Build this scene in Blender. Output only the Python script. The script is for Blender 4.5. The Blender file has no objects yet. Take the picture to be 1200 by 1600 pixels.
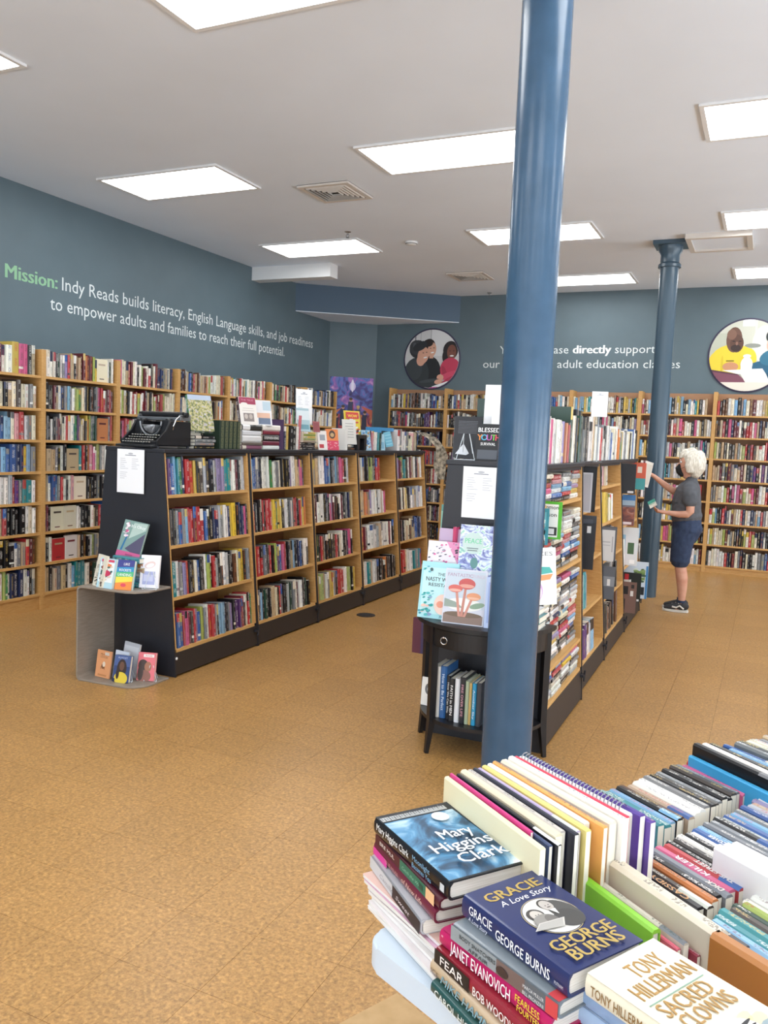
import bpy, bmesh, math, random
from mathutils import Matrix, Vector
PI = math.pi
sc = bpy.context.scene
C = sc.collection
R = math.radians
# ------------------------------------------------------------------ camera
cam = bpy.data.objects.new('camera', bpy.data.cameras.new('camera')); C.objects.link(cam)
cam.data.sensor_fit = 'HORIZONTAL'; cam.data.sensor_width = 36; cam.data.lens = 36 * 1292.5 / 1200
cam.data.clip_start = .05; cam.data.clip_end = 100
_r = Matrix.Rotation(.4327, 4, 'Z') @ Matrix.Rotation(-.0891, 4, 'X') @ Matrix.Rotation(-.0412, 4, 'Y') @ Matrix.Rotation(PI / 2, 4, 'X')
cam.matrix_world = Matrix.Translation((0, 0, 1.6)) @ _r
sc.camera = cam
# ------------------------------------------------------------------ world, daylight, exposure
w = bpy.data.worlds.new('world'); sc.world = w; w.use_nodes = True
w.node_tree.nodes['Background'].inputs[0].default_value = (.80, .90, 1, 1)
w.node_tree.nodes['Background'].inputs[1].default_value = 1.5
sc.view_settings.view_transform = 'Standard'; sc.view_settings.look = 'None'
sc.view_settings.gamma = 1; sc.view_settings.use_curve_mapping = False
sc.view_settings.exposure = 0.1
PANEL = 9.0          # strength of the ceiling panels
DAY = 130.0          # watts of the area lamp set outside each shop window
CZ, LX, BY, RX, FY = 3.77, -6.37, 11.94, 4.2, -3.0
FRONT_WIN = [(-5.6, -3.5), (-3.1, -1.0), (-.6, 1.5), (1.9, 3.9)]
RIGHT_WIN = [(-2.4, -.2), (.4, 2.6), (3.2, 5.4), (6.0, 8.2), (8.8, 11.0)]  # last two are unseen windows added to brighten the far ceiling
def area_light(loc, rot, sx, sy, p):
    l = bpy.data.lights.new('window_daylight', 'AREA'); l.shape = 'RECTANGLE'; l.size = sx; l.size_y = sy; l.energy = p; l.color = (.86, .94, 1)
    o = bpy.data.objects.new('window_daylight', l); C.objects.link(o); o.location = loc; o.rotation_euler = rot
# daylight lamps outside the windows, tilted up to brighten the ceiling
for a, b in FRONT_WIN: area_light(((a + b) / 2, FY - 1.1, 1.1), (R(122), 0, 0), b - a, 1.8, DAY)
for a, b in RIGHT_WIN: area_light((RX + 1.1, (a + b) / 2, 1.1), (R(122), 0, R(90)), b - a, 1.8, DAY)
# ------------------------------------------------------------------ helpers
def srgb(h, a=1.0):
    if isinstance(h, str): h = [int(h[i:i+2], 16) / 255 for i in (0, 2, 4)]
    return tuple(c / 12.92 if c <= .04045 else ((c + .055) / 1.055) ** 2.4 for c in h) + (a,)
def mat(name, col, rough=.6, metal=0, noise=None, bump=0, emit=0, coat=0, scale=8.):
    m = bpy.data.materials.new(name); m.use_nodes = True; nt = m.node_tree; b = nt.nodes['Principled BSDF']
    c = srgb(col); b.inputs['Base Color'].default_value = c; b.inputs['Roughness'].default_value = rough; b.inputs['Metallic'].default_value = metal
    if coat: b.inputs['Coat Weight'].default_value = coat; b.inputs['Coat Roughness'].default_value = .1
    if emit: b.inputs['Emission Color'].default_value = (.95, .985, 1, 1); b.inputs['Emission Strength'].default_value = emit
    if noise or bump:
        tc = nt.nodes.new('ShaderNodeTexCoord'); n = nt.nodes.new('ShaderNodeTexNoise'); n.inputs['Scale'].default_value = scale; n.inputs['Detail'].default_value = 4
        nt.links.new(tc.outputs['Object'], n.inputs['Vector'])
        if noise:
            mp = nt.nodes.new('ShaderNodeMapping')
            nt.links.new(tc.outputs['Object'], mp.inputs[0]); nt.links.new(mp.outputs[0], n.inputs['Vector'])
            if len(noise) > 2: mp.inputs['Scale'].default_value = noise[2]
            r = nt.nodes.new('ShaderNodeValToRGB'); r.color_ramp.elements[0].position = .3; r.color_ramp.elements[1].position = .7
            r.color_ramp.elements[0].color = srgb(noise[0]); r.color_ramp.elements[1].color = srgb(noise[1])
            nt.links.new(n.outputs[0], r.inputs[0]); nt.links.new(r.outputs[0], b.inputs['Base Color'])
        if bump:
            bp = nt.nodes.new('ShaderNodeBump'); bp.inputs['Strength'].default_value = bump; bp.inputs['Distance'].default_value = .004
            nt.links.new(n.outputs[0], bp.inputs['Height']); nt.links.new(bp.outputs[0], b.inputs['Normal'])
    return m
M = {}
M['wall'] = mat('slate_wall_paint', '5c6d75', .55, noise=('5a6b73', '5f7078'), bump=.05, scale=3)
M['wallb'] = mat('blue_grey_beam_paint', '4d6175', .6)
M['ceil'] = mat('white_ceiling_paint', 'e8f0fc', .9, noise=('e5edf9', 'eaf2fe'), scale=1)
M['white'] = mat('white_painted_metal', 'e6e6e6', .5)
M['col'] = mat('glossy_blue_column_paint', '37546f', .25, noise=('34516b', '3b5975'), bump=.25, scale=9)
M['col2'] = mat('slate_column_paint', '3f5362', .28, bump=.15, scale=9)
M['panel'] = mat('lit_light_diffuser', 'ffffff', .5, emit=PANEL)
M['ventw'] = mat('vent_enamel', 'd8d0c8', .5)
M['dark'] = mat('vent_shadow_backing', '2e2822', .9)
M['wood'] = mat('oak_veneer', 'c89a5c', .5, noise=('bd8e50', 'd0a468', (3, 3, 30)), scale=6)
M['woodh'] = mat('oak_veneer_boards', 'c89a5c', .5, noise=('bf9052', 'd2a669', (3, 40, 40)), scale=2)
M['woodd'] = mat('brown_back_panel', 'a87d5c', .6, noise=('a37857', 'ac8160', (3, 3, 20)), scale=3)
M['black'] = mat('black_laminate', '23242b', .45, bump=.03, scale=40)
M['blk2'] = mat('black_paint', '17171b', .35)
M['kick'] = mat('dark_brown_kick_board', '2e2826', .5)
M['ply'] = mat('grey_beige_bent_plywood', '8f8478', .45, noise=('877c70', '978c80', (3, 3, 30)), scale=5)
M['chrome'] = mat('chrome', 'c8c8c8', .2, metal=1)
M['steel'] = mat('grey_steel', '8a8c90', .35, metal=.8)
M['plastic'] = mat('pale_blue_white_plastic', 'c6d2de', .4, bump=.04, scale=200)
M['card'] = mat('brown_cardboard', 'b8976a', .8, noise=('b09062', 'c09e72'), scale=20)
M['skin'] = mat('skin', 'cf9a82', .55, noise=('c98f78', 'd6a48c'), scale=14)
M['shirt'] = mat('charcoal_cotton', '55575c', .9, noise=('505257', '5a5c62'), bump=.5, scale=22)
M['shorts'] = mat('navy_denim', '2b3a55', .85, noise=('263450', '33425e'), bump=.6, scale=26)
M['hair'] = mat('silver_white_hair', 'ddd6c8', .6, noise=('bdb4a4', 'efe9dc', (6, 6, 1.5)), bump=.8, scale=16)
M['mask'] = mat('black_face_mask', '141416', .8)
M['sole'] = mat('off_white_sole', 'd8d4cc', .6)
M['shoe'] = mat('dark_grey_shoe', '2e2e32', .7)
def glass_mat():
    m = bpy.data.materials.new('window_glass'); m.use_nodes = True; nt = m.node_tree; nt.nodes.clear()
    o = nt.nodes.new('ShaderNodeOutputMaterial'); mx = nt.nodes.new('ShaderNodeMixShader'); t = nt.nodes.new('ShaderNodeBsdfTransparent'); g = nt.nodes.new('ShaderNodeBsdfGlossy')
    g.inputs['Roughness'].default_value = .02; mx.inputs[0].default_value = .08
    nt.links.new(t.outputs[0], mx.inputs[1]); nt.links.new(g.outputs[0], mx.inputs[2]); nt.links.new(mx.outputs[0], o.inputs[0]); return m
M['glass'] = glass_mat()
def floor_mat():
    m = bpy.data.materials.new('cork_tile'); m.use_nodes = True; nt = m.node_tree; L = nt.links.new; b = nt.nodes['Principled BSDF']
    g = nt.nodes.new('ShaderNodeNewGeometry')
    n1 = nt.nodes.new('ShaderNodeTexNoise'); n1.inputs['Scale'].default_value = 75; n1.inputs['Detail'].default_value = 3; n1.inputs['Roughness'].default_value = .7
    n2 = nt.nodes.new('ShaderNodeTexVoronoi'); n2.inputs['Scale'].default_value = 110
    n3 = nt.nodes.new('ShaderNodeTexNoise'); n3.inputs['Scale'].default_value = 1.3
    for n in (n1, n2, n3): L(g.outputs['Position'], n.inputs['Vector'])
    r = nt.nodes.new('ShaderNodeValToRGB'); e = r.color_ramp.elements; e[0].position = .28; e[0].color = srgb('8c6537'); e[1].position = .72; e[1].color = srgb('c29658')
    x = e.new(.5); x.color = srgb('ab7f46')
    L(n1.outputs[0], r.inputs[0])
    mx = nt.nodes.new('ShaderNodeMixRGB'); mx.blend_type = 'OVERLAY'; mx.inputs[0].default_value = .22; L(r.outputs[0], mx.inputs[1]); bw = nt.nodes.new('ShaderNodeRGBToBW'); L(n2.outputs['Color'], bw.inputs[0]); L(bw.outputs[0], mx.inputs[2])
    hs = nt.nodes.new('ShaderNodeHueSaturation'); hs.inputs['Saturation'].default_value = .98; L(mx.outputs[0], hs.inputs['Color'])
    # tile to tile tone
    sn = nt.nodes.new('ShaderNodeVectorMath'); sn.operation = 'SNAP'; sn.inputs[1].default_value = (.295, .295, 10)
    ad = nt.nodes.new('ShaderNodeVectorMath'); ad.operation = 'ADD'; ad.inputs[1].default_value = (1.37 + .295 * 40, -2.13 + .295 * 40, 1)
    wn = nt.nodes.new('ShaderNodeTexWhiteNoise'); L(g.outputs['Position'], ad.inputs[0]); L(ad.outputs[0], sn.inputs[0]); L(sn.outputs[0], wn.inputs['Vector'])
    mr = nt.nodes.new('ShaderNodeMapRange'); mr.inputs['To Min'].default_value = .95; mr.inputs['To Max'].default_value = 1.05; L(wn.outputs['Value'], mr.inputs['Value']); L(mr.outputs[0], hs.inputs['Value'])
    L(hs.outputs[0], b.inputs['Base Color'])
    r2 = nt.nodes.new('ShaderNodeMapRange'); r2.inputs['To Min'].default_value = .26; r2.inputs['To Max'].default_value = .42; L(n3.outputs[0], r2.inputs['Value']); L(r2.outputs[0], b.inputs['Roughness'])
    bp = nt.nodes.new('ShaderNodeBump'); bp.inputs['Strength'].default_value = .06; bp.inputs['Distance'].default_value = .002; L(n1.outputs[0], bp.inputs['Height']); L(bp.outputs[0], b.inputs['Normal'])
    return m
M['floor'] = floor_mat()
def book_mat():
    """cover colour and lettering colour come from the mesh; alpha 0 marks page edges; UV (across the spine, along it in metres + seed) places illegible small print"""
    m = bpy.data.materials.new('printed_book'); m.use_nodes = True; nt = m.node_tree; L = nt.links.new; b = nt.nodes['Principled BSDF']
    N = nt.nodes.new
    c = N('ShaderNodeVertexColor'); c.layer_name = 'Col'; t = N('ShaderNodeVertexColor'); t.layer_name = 'Ink'
    uv = N('ShaderNodeUVMap'); uv.uv_map = 'UV'; sp = N('ShaderNodeSeparateXYZ'); L(uv.outputs[0], sp.inputs[0])
    def math_(op, a, bb):
        n = N('ShaderNodeMath'); n.operation = op
        for i, v in enumerate((a, bb)):
            if v is None: continue
            if isinstance(v, (int, float)): n.inputs[i].default_value = v
            else: L(v, n.inputs[i])
        return n.outputs[0]
    cx = N('ShaderNodeCombineXYZ'); L(math_('MULTIPLY', sp.outputs[0], 5.5), cx.inputs[0]); L(math_('MULTIPLY', sp.outputs[1], 210), cx.inputs[1])
    n = N('ShaderNodeTexNoise'); n.noise_dimensions = '2D'; n.inputs['Scale'].default_value = 1; n.inputs['Detail'].default_value = 1; L(cx.outputs[0], n.inputs['Vector'])
    n2 = N('ShaderNodeTexNoise'); n2.noise_dimensions = '1D'; n2.inputs['Scale'].default_value = 1; n2.inputs['Detail'].default_value = 0; L(math_('MULTIPLY', sp.outputs[1], 17), n2.inputs['W'])
    f = math_('MULTIPLY', math_('GREATER_THAN', n.outputs[0], .5), math_('GREATER_THAN', n2.outputs[0], .47))
    inn = math_('LESS_THAN', math_('ABSOLUTE', math_('SUBTRACT', sp.outputs[0], .5), None), .2)
    f = math_('MULTIPLY', math_('MULTIPLY', math_('MULTIPLY', f, .62), inn), t.outputs['Alpha'])
    mx = N('ShaderNodeMixRGB'); L(f, mx.inputs[0]); L(c.outputs['Color'], mx.inputs[1]); L(t.outputs['Color'], mx.inputs[2])
    L(mx.outputs[0], b.inputs['Base Color'])
    mr = N('ShaderNodeMapRange'); mr.inputs['To Min'].default_value = .85; mr.inputs['To Max'].default_value = .33; L(c.outputs['Alpha'], mr.inputs['Value']); L(mr.outputs[0], b.inputs['Roughness'])
    return m
M['book'] = book_mat()
def print_mat():
    m = bpy.data.materials.new('flat_print'); m.use_nodes = True; nt = m.node_tree; b = nt.nodes['Principled BSDF']
    c = nt.nodes.new('ShaderNodeVertexColor'); c.layer_name = 'Col'; nt.links.new(c.outputs[0], b.inputs['Base Color']); b.inputs['Roughness'].default_value = .45; return m
M['print'] = print_mat()
def noise_art(name, stops, scale=8, detail=5, dist=1.5, rough=.4):
    m = bpy.data.materials.new(name); m.use_nodes = True; nt = m.node_tree; b = nt.nodes['Principled BSDF']; b.inputs['Roughness'].default_value = rough
    tc = nt.nodes.new('ShaderNodeTexCoord'); n = nt.nodes.new('ShaderNodeTexNoise'); n.inputs['Scale'].default_value = scale; n.inputs['Detail'].default_value = detail; n.inputs['Distortion'].default_value = dist
    r = nt.nodes.new('ShaderNodeValToRGB'); e = r.color_ramp.elements; e[0].position = stops[0][0]; e[0].color = srgb(stops[0][1]); e[1].position = stops[-1][0]; e[1].color = srgb(stops[-1][1])
    for p, c in stops[1:-1]: e.new(p).color = srgb(c)
    nt.links.new(tc.outputs['Object'], n.inputs['Vector']); nt.links.new(n.outputs[0], r.inputs[0]); nt.links.new(r.outputs[0], b.inputs['Base Color']); M[name] = m; return m
def art_panel(name, m, parent, mw, x0, y0, x1, y1, z=.0002):
    me = bpy.data.meshes.new(name); me.from_pydata([(x0, y0, z), (x1, y0, z), (x1, y1, z), (x0, y1, z)], [], [(0, 1, 2, 3)]); me.materials.append(M[m])
    o = bpy.data.objects.new(name, me); C.objects.link(o); o.parent = parent; o.matrix_local = mw; return o
noise_art('cloudy_night_print', [(.30, '10161e'), (.42, '244a68'), (.50, '4f8ab0'), (.58, 'a8c4d2'), (.68, 'e6ecee')], 11, 5, 1.2)
noise_art('meadow_print', [(.28, '46543c'), (.42, '76805a'), (.50, 'a8a05c'), (.55, 'cfc890'), (.60, '9a94a4'), (.72, 'd2d0d6')], 55, 6, .5)
noise_art('marbled_violet_print', [(.3, '5a5c9c'), (.42, '8f98cc'), (.5, 'c6d4e8'), (.56, 'eef4f4'), (.64, '9fd8c0'), (.75, '6a78b4')], 14, 3, 3)
noise_art('film_sky_print', [(.3, '2c2458'), (.42, '4a3c90'), (.5, '4f74c0'), (.58, '8a58b0'), (.68, 'c88ac4'), (.8, 'e8d8f0')], 5, 6, 1.5)
noise_art('film_fire_print', [(.3, '33204a'), (.42, '7a2c5c'), (.5, 'b8404e'), (.58, 'd87848'), (.7, 'e8b080')], 7, 6, 1.5)
noise_art('canyon_print', [(.3, '4a3038'), (.45, '7a4a44'), (.55, '9a5a48'), (.7, 'b8948c')], 14, 6, 1)

def tag(o, label=None, cat=None, group=None, kind=None):
    if label: o['label'] = label
    if cat: o['category'] = cat
    if group: o['group'] = group
    if kind: o['kind'] = kind
    return o
def empty(name, mw, label=None, cat=None, group=None):
    o = bpy.data.objects.new(name, None); C.objects.link(o)
    o.matrix_world = mw if isinstance(mw, Matrix) else Matrix.Translation(mw); o.empty_display_size = .05
    return tag(o, label, cat, group)
class MB:
    """collects boxes, prisms, tubes and lathes and links them as one mesh"""
    def __init__(s): s.bm = bmesh.new()
    def box(s, x0, x1, y0, y1, z0, z1, mw=None):
        v = [s.bm.verts.new((x, y, z)) for x in (x0, x1) for y in (y0, y1) for z in (z0, z1)]
        if mw:
            for a in v: a.co = mw @ a.co
        for f in ((0, 1, 3, 2), (4, 6, 7, 5), (0, 4, 5, 1), (2, 3, 7, 6), (0, 2, 6, 4), (1, 5, 7, 3)): s.bm.faces.new([v[i] for i in f])
        return s
    def prism(s, pts, a, b, axis='Y', mw=None):
        """polygon pts (2D) extruded from a to b along an axis"""
        def P(p, t): return {'Y': (p[0], t, p[1]), 'Z': (p[0], p[1], t), 'X': (t, p[0], p[1])}[axis]
        A = [s.bm.verts.new(P(p, a)) for p in pts]; B = [s.bm.verts.new(P(p, b)) for p in pts]
        if mw:
            for v in A + B: v.co = mw @ v.co
        s.bm.faces.new(A); s.bm.faces.new(B[::-1]); n = len(pts)
        for i in range(n): s.bm.faces.new((A[i], B[i], B[(i + 1) % n], A[(i + 1) % n]))
        return s
    def tube(s, pts, r, n=8, close=False):
        pts = [Vector(p) for p in pts]; rings = []
        rr = r if isinstance(r, (list, tuple)) else [r] * len(pts)
        for i, p in enumerate(pts):
            if close: t = pts[(i + 1) % len(pts)] - pts[i - 1]
            else: t = pts[min(i + 1, len(pts) - 1)] - pts[max(i - 1, 0)]
            t.normalize(); u = t.cross(Vector((0, 0, 1)) if abs(t.z) < .95 else Vector((1, 0, 0))).normalized(); v = t.cross(u)
            rings.append([s.bm.verts.new(p + (u * math.cos(2 * PI * k / n) + v * math.sin(2 * PI * k / n)) * rr[i]) for k in range(n)])
        m = len(rings)
        for i in range(m if close else m - 1):
            a, b = rings[i], rings[(i + 1) % m]
            for k in range(n): s.bm.faces.new((a[k], a[(k + 1) % n], b[(k + 1) % n], b[k]))
        if not close: s.bm.faces.new(rings[0][::-1]); s.bm.faces.new(rings[-1])
        return s
    def lathe(s, prof, n=32, c=(0, 0)):
        rings = [[s.bm.verts.new((c[0] + r * math.cos(2 * PI * k / n), c[1] + r * math.sin(2 * PI * k / n), z)) for k in range(n)] for r, z in prof]
        for a, b in zip(rings, rings[1:]):
            for k in range(n): s.bm.faces.new((a[k], a[(k + 1) % n], b[(k + 1) % n], b[k]))
        s.bm.faces.new(rings[0][::-1]); s.bm.faces.new(rings[-1]); return s
    def build(s, name, m, parent=None, mw=None, bevel=0, smooth=False, seg=1):
        if bevel: bmesh.ops.bevel(s.bm, geom=[e for e in s.bm.edges], offset=bevel, segments=seg, affect='EDGES', profile=.5, clamp_overlap=True)
        bmesh.ops.recalc_face_normals(s.bm, faces=s.bm.faces)
        me = bpy.data.meshes.new(name); s.bm.to_mesh(me); s.bm.free()
        if isinstance(m, str): m = M[m]
        me.materials.append(m)
        if smooth:
            for p in me.polygons: p.use_smooth = True
            me.set_sharp_from_angle(angle=R(40))
        o = bpy.data.objects.new(name, me); C.objects.link(o)
        if parent: o.parent = parent
        if mw is not None: o.matrix_local = mw
        return o
def box(name, m, x0, x1, y0, y1, z0, z1, parent=None, bevel=0, kind=None):
    o = MB().box(x0, x1, y0, y1, z0, z1).build(name, m, parent, bevel=bevel)
    if kind: o['kind'] = kind
    return o
def frame(o, x, y, z=None):
    x, y = Vector(x), Vector(y); z = Vector(z) if z is not None else x.cross(y)
    m = Matrix((x, y, z)).transposed().to_4x4(); m.translation = Vector(o); return m
# ---- text outlines
_tc = {}
def text_geo(s, bold=0., shear=0.):
    k = (s, bold, shear)
    if k not in _tc:
        c = bpy.data.curves.new('t', 'FONT'); c.body = s; c.size = 1; c.offset = bold; c.shear = shear; c.resolution_u = 2
        o = bpy.data.objects.new('t', c)
        me = bpy.data.meshes.new_from_object(o)
        vs = [(v.co.x, v.co.y) for v in me.vertices]; fs = [tuple(p.vertices) for p in me.polygons]
        bpy.data.objects.remove(o); bpy.data.curves.remove(c); bpy.data.meshes.remove(me)
        x0 = min(v[0] for v in vs); x1 = max(v[0] for v in vs)
        _tc[k] = ([(a - x0, b) for a, b in vs], fs, x1 - x0)
    return _tc[k]
class Print:
    """flat printed artwork: coloured shapes in a plane (a across, b up), each a hair above the last"""
    def __init__(s, step=.00012): s.v = []; s.f = []; s.c = []; s.n = 0; s.step = step
    def poly(s, pts, col, up=True):
        if up: s.n += 1
        k = len(s.v); s.v += [(p[0], p[1], s.n * s.step) for p in pts]; s.f.append(tuple(range(k, k + len(pts)))); s.c.append(srgb(col) if not isinstance(col, tuple) else col); return s
    def rect(s, x0, y0, x1, y1, col): return s.poly([(x0, y0), (x1, y0), (x1, y1), (x0, y1)], col)
    def ell(s, x, y, rx, ry, col, a=0, n=20, t0=0, t1=360):
        ca, sa = math.cos(R(a)), math.sin(R(a)); pts = []
        for i in range(n + (t1 - t0 < 360)):
            t = R(t0 + (t1 - t0) * i / n); p, q = rx * math.cos(t), ry * math.sin(t); pts.append((x + p * ca - q * sa, y + p * sa + q * ca))
        return s.poly(pts, col)
    def text(s, t, x, y, h, col, width=None, bold=0., shear=0., rot=0, center=False):
        """h = letter size, width = stretch to this width; rot in degrees"""
        if bold > 0:                      # heavier strokes: the same word set three times, a little apart
            ww = width - 2 * bold * h if width else None
            for q in (0, 1, 2): s.text(t, x + q * bold * h * math.cos(R(rot)), y + q * bold * h * math.sin(R(rot)), h, col, ww, 0., shear, rot, center)
            return s
        vs, fs, w = text_geo(t, 0., shear); sx = (width / w) if width else h
        s.n += 1; k = len(s.v); ca, sa = math.cos(R(rot)), math.sin(R(rot)); ox = -w * sx / 2 if center else 0
        for a, b in vs:
            a, b = a * sx + ox, b * h; s.v.append((x + a * ca - b * sa, y + a * sa + b * ca, s.n * s.step))
        c = srgb(col) if not isinstance(col, tuple) else col
        for f in fs: s.f.append(tuple(k + i for i in f)); s.c.append(c)
        return s
    def blobs(s, x0, y0, x1, y1, cols, n, r, rnd, sq=.6):
        for i in range(n):
            q = r * rnd.uniform(.4, 1); s.ell(rnd.uniform(x0 + q, x1 - q), rnd.uniform(y0 + q * .7, y1 - q * .7), q, q * rnd.uniform(sq * .6, 1) * .7, rnd.choice(cols), rnd.uniform(0, 25) if q < .02 else 0, 9)
        return s
    def build(s, name, parent=None, mw=None):
        me = bpy.data.meshes.new(name); me.from_pydata(s.v, [], s.f)
        at = me.color_attributes.new('Col', 'FLOAT_COLOR', 'CORNER'); buf = []
        for f, c in zip(s.f, s.c): buf += list(c) * len(f)
        at.data.foreach_set('color', buf); me.materials.append(M['print'])
        o = bpy.data.objects.new(name, me); C.objects.link(o)
        if parent: o.parent = parent
        if mw is not None: o.matrix_local = mw
        return o
# ---- books
PAGE = srgb('e9e2d2', 0.)
COL = dict(k='1b1a1e', d='4a413c', s='7f8084', l='b9bcbf', w='eeeae2', c='e6dcc0', t='c7ac86', o='d9813c', y='dcb93a', r='bf2f33', m='6e2230', p='d8578a',
           u='5d3277', v='9a8cb8', b='2d5fa6', n='1f2c55', a='7fb3d6', q='1d8f98', g='3b8a4c', h='23473a', j='a9b65a', e='6b432b', i='e29aa0')
NAME = dict(k='black', d='dark brown', s='grey', l='light grey', w='white', c='cream', t='tan', o='orange', y='yellow', r='red', m='maroon', p='pink',
            u='purple', v='lilac', b='blue', n='navy', a='pale blue', q='teal', g='green', h='dark green', j='olive', e='brown', i='salmon')
def jit(c, rnd, a=.06):
    c = srgb(COL[c]) if len(c) == 1 else srgb(c)
    g = .3 * c[0] + .59 * c[1] + .11 * c[2]; q = rnd.uniform(.0, .28); c = tuple(x * (1 - q) + g * q for x in c)
    k = rnd.uniform(1 - 3.5 * a, 1 + a) * .95; return (min(1, c[0] * k * rnd.uniform(1 - a, 1 + a)), min(1, c[1] * k), min(1, c[2] * k * rnd.uniform(1 - a, 1 + a)), 1.)
class BookMesh:
    def __init__(s): s.v = []; s.f = []; s.c = []; s.i = []; s.u = []
    def add(s, t, d, h, cov, ink, rnd, mw=None, hard=True, bands=None, cover_front=None, far=False):
        """book: x thickness, y from the spine at 0 to the fore-edge, z height"""
        seed = rnd.uniform(0, 60); b = len(s.v); c = min(.0025 if hard else .0008, t * .2); g = .003 if hard else 0
        r = min(t * .25, .006); back = cover_front or cov
        prof = [(0, d), (0, r), (t * .22, 0), (t * .78, 0), (t, r), (t, d)]
        bands = bands or []
        zs = [0] + [z * h for z, _ in bands] + [h]; bc = [cov] + [q for _, q in bands]
        def V(x, y, z):
            p = Vector((x, y, z)); s.v.append(tuple(mw @ p) if mw else tuple(p)); return len(s.v) - 1
        def F(ix, col, uv=None, inkc=(0, 0, 0, 0)):
            s.f.append(tuple(ix)); n = len(ix); s.c += list(col) * n; s.i += list(inkc) * n
            s.u += [q for p in uv for q in p] if uv else [-1, -1] * n
        for k in range(len(zs) - 1):
            z0, z1 = zs[k], zs[k + 1]
            lo = [V(x, y, z0) for x, y in prof]; hi = [V(x, y, z1) for x, y in prof]
            for q in range(5):
                col = bc[k] if q in (1, 2, 3) else back
                if q == 2: F((lo[2], lo[3], hi[3], hi[2]), col, [(.22, seed + z0), (.78, seed + z0), (.78, seed + z1), (.22, seed + z1)], ink)
                else: F((lo[q], lo[q + 1], hi[q + 1], hi[q]), col)
        # top and bottom rims and the page block
        for z, zz, up in ((h, h - g, 1), (0, g, 0)):
            o = [V(x, y, z) for x, y in prof]; i = [V(c, d, z), V(c, r + c, z), V(t - c, r + c, z), V(t - c, d, z)]
            for q in ((o[0], o[1], i[1], i[0]), (o[1], o[2], o[3], o[4], i[2], i[1]), (o[4], o[5], i[3], i[2])): F(q if not up else q[::-1], cov)
            if far and not up: continue
            p = [V(c, d - g, zz), V(c, r + c, zz), V(t - c, r + c, zz), V(t - c, d - g, zz)]
            F(p if not up else p[::-1], PAGE)
            if g and up: F((i[0], i[1], p[1], p[0]), back); F((p[3], p[2], i[2], i[3]), back)
        q = [V(c, d - g, g), V(t - c, d - g, g), V(t - c, d - g, h - g), V(c, d - g, h - g)]; F(q[::-1], PAGE)
        q = [V(0, d, 0), V(c, d, 0), V(c, d, h), V(0, d, h)]; F(q[::-1], back)
        q = [V(t - c, d, 0), V(t, d, 0), V(t, d, h), V(t - c, d, h)]; F(q[::-1], back)
        if hard:
            q = [V(c, d, 0), V(c, d - g, 0), V(c, d - g, h), V(c, d, h)]; F(q, back); q = [V(t - c, d, 0), V(t - c, d - g, 0), V(t - c, d - g, h), V(t - c, d, h)]; F(q, back)
    def mesh(s, name):
        me = bpy.data.meshes.new(name); me.from_pydata(s.v, [], s.f)
        a = me.color_attributes.new('Col', 'FLOAT_COLOR', 'CORNER'); a.data.foreach_set('color', s.c)
        a = me.color_attributes.new('Ink', 'FLOAT_COLOR', 'CORNER'); a.data.foreach_set('color', s.i)
        uv = me.uv_layers.new(name='UV'); uv.data.foreach_set('uv', s.u); me.materials.append(M['book']); return me
    def build(s, name, parent=None, mw=None):
        o = bpy.data.objects.new(name, s.mesh(name)); C.objects.link(o)
        if parent: o.parent = parent
        if mw is not None: o.matrix_world = mw
        return o
DARK = 'kdmunbhegqsr'
def ink_for(c, rnd):
    if c in DARK: return jit(rnd.choice('wwwcylwo'), rnd, .03)
    return jit(rnd.choice('kknrbmdh'), rnd, .03)
ORD = ['leftmost', 'second', 'third', 'fourth', 'fifth', 'sixth', 'seventh', 'eighth', 'ninth', 'tenth', 'eleventh', 'twelfth', 'thirteenth', 'fourteenth', 'fifteenth', 'sixteenth', 'seventeenth', 'eighteenth', 'nineteenth', 'twentieth']
def ordi(i):
    if i < 20: return ORD[i]
    n = i + 1; return '%d%s' % (n, {1: 'st', 2: 'nd', 3: 'rd'}.get(n % 10, 'th') if n % 100 not in (11, 12, 13) else 'th')
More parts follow.
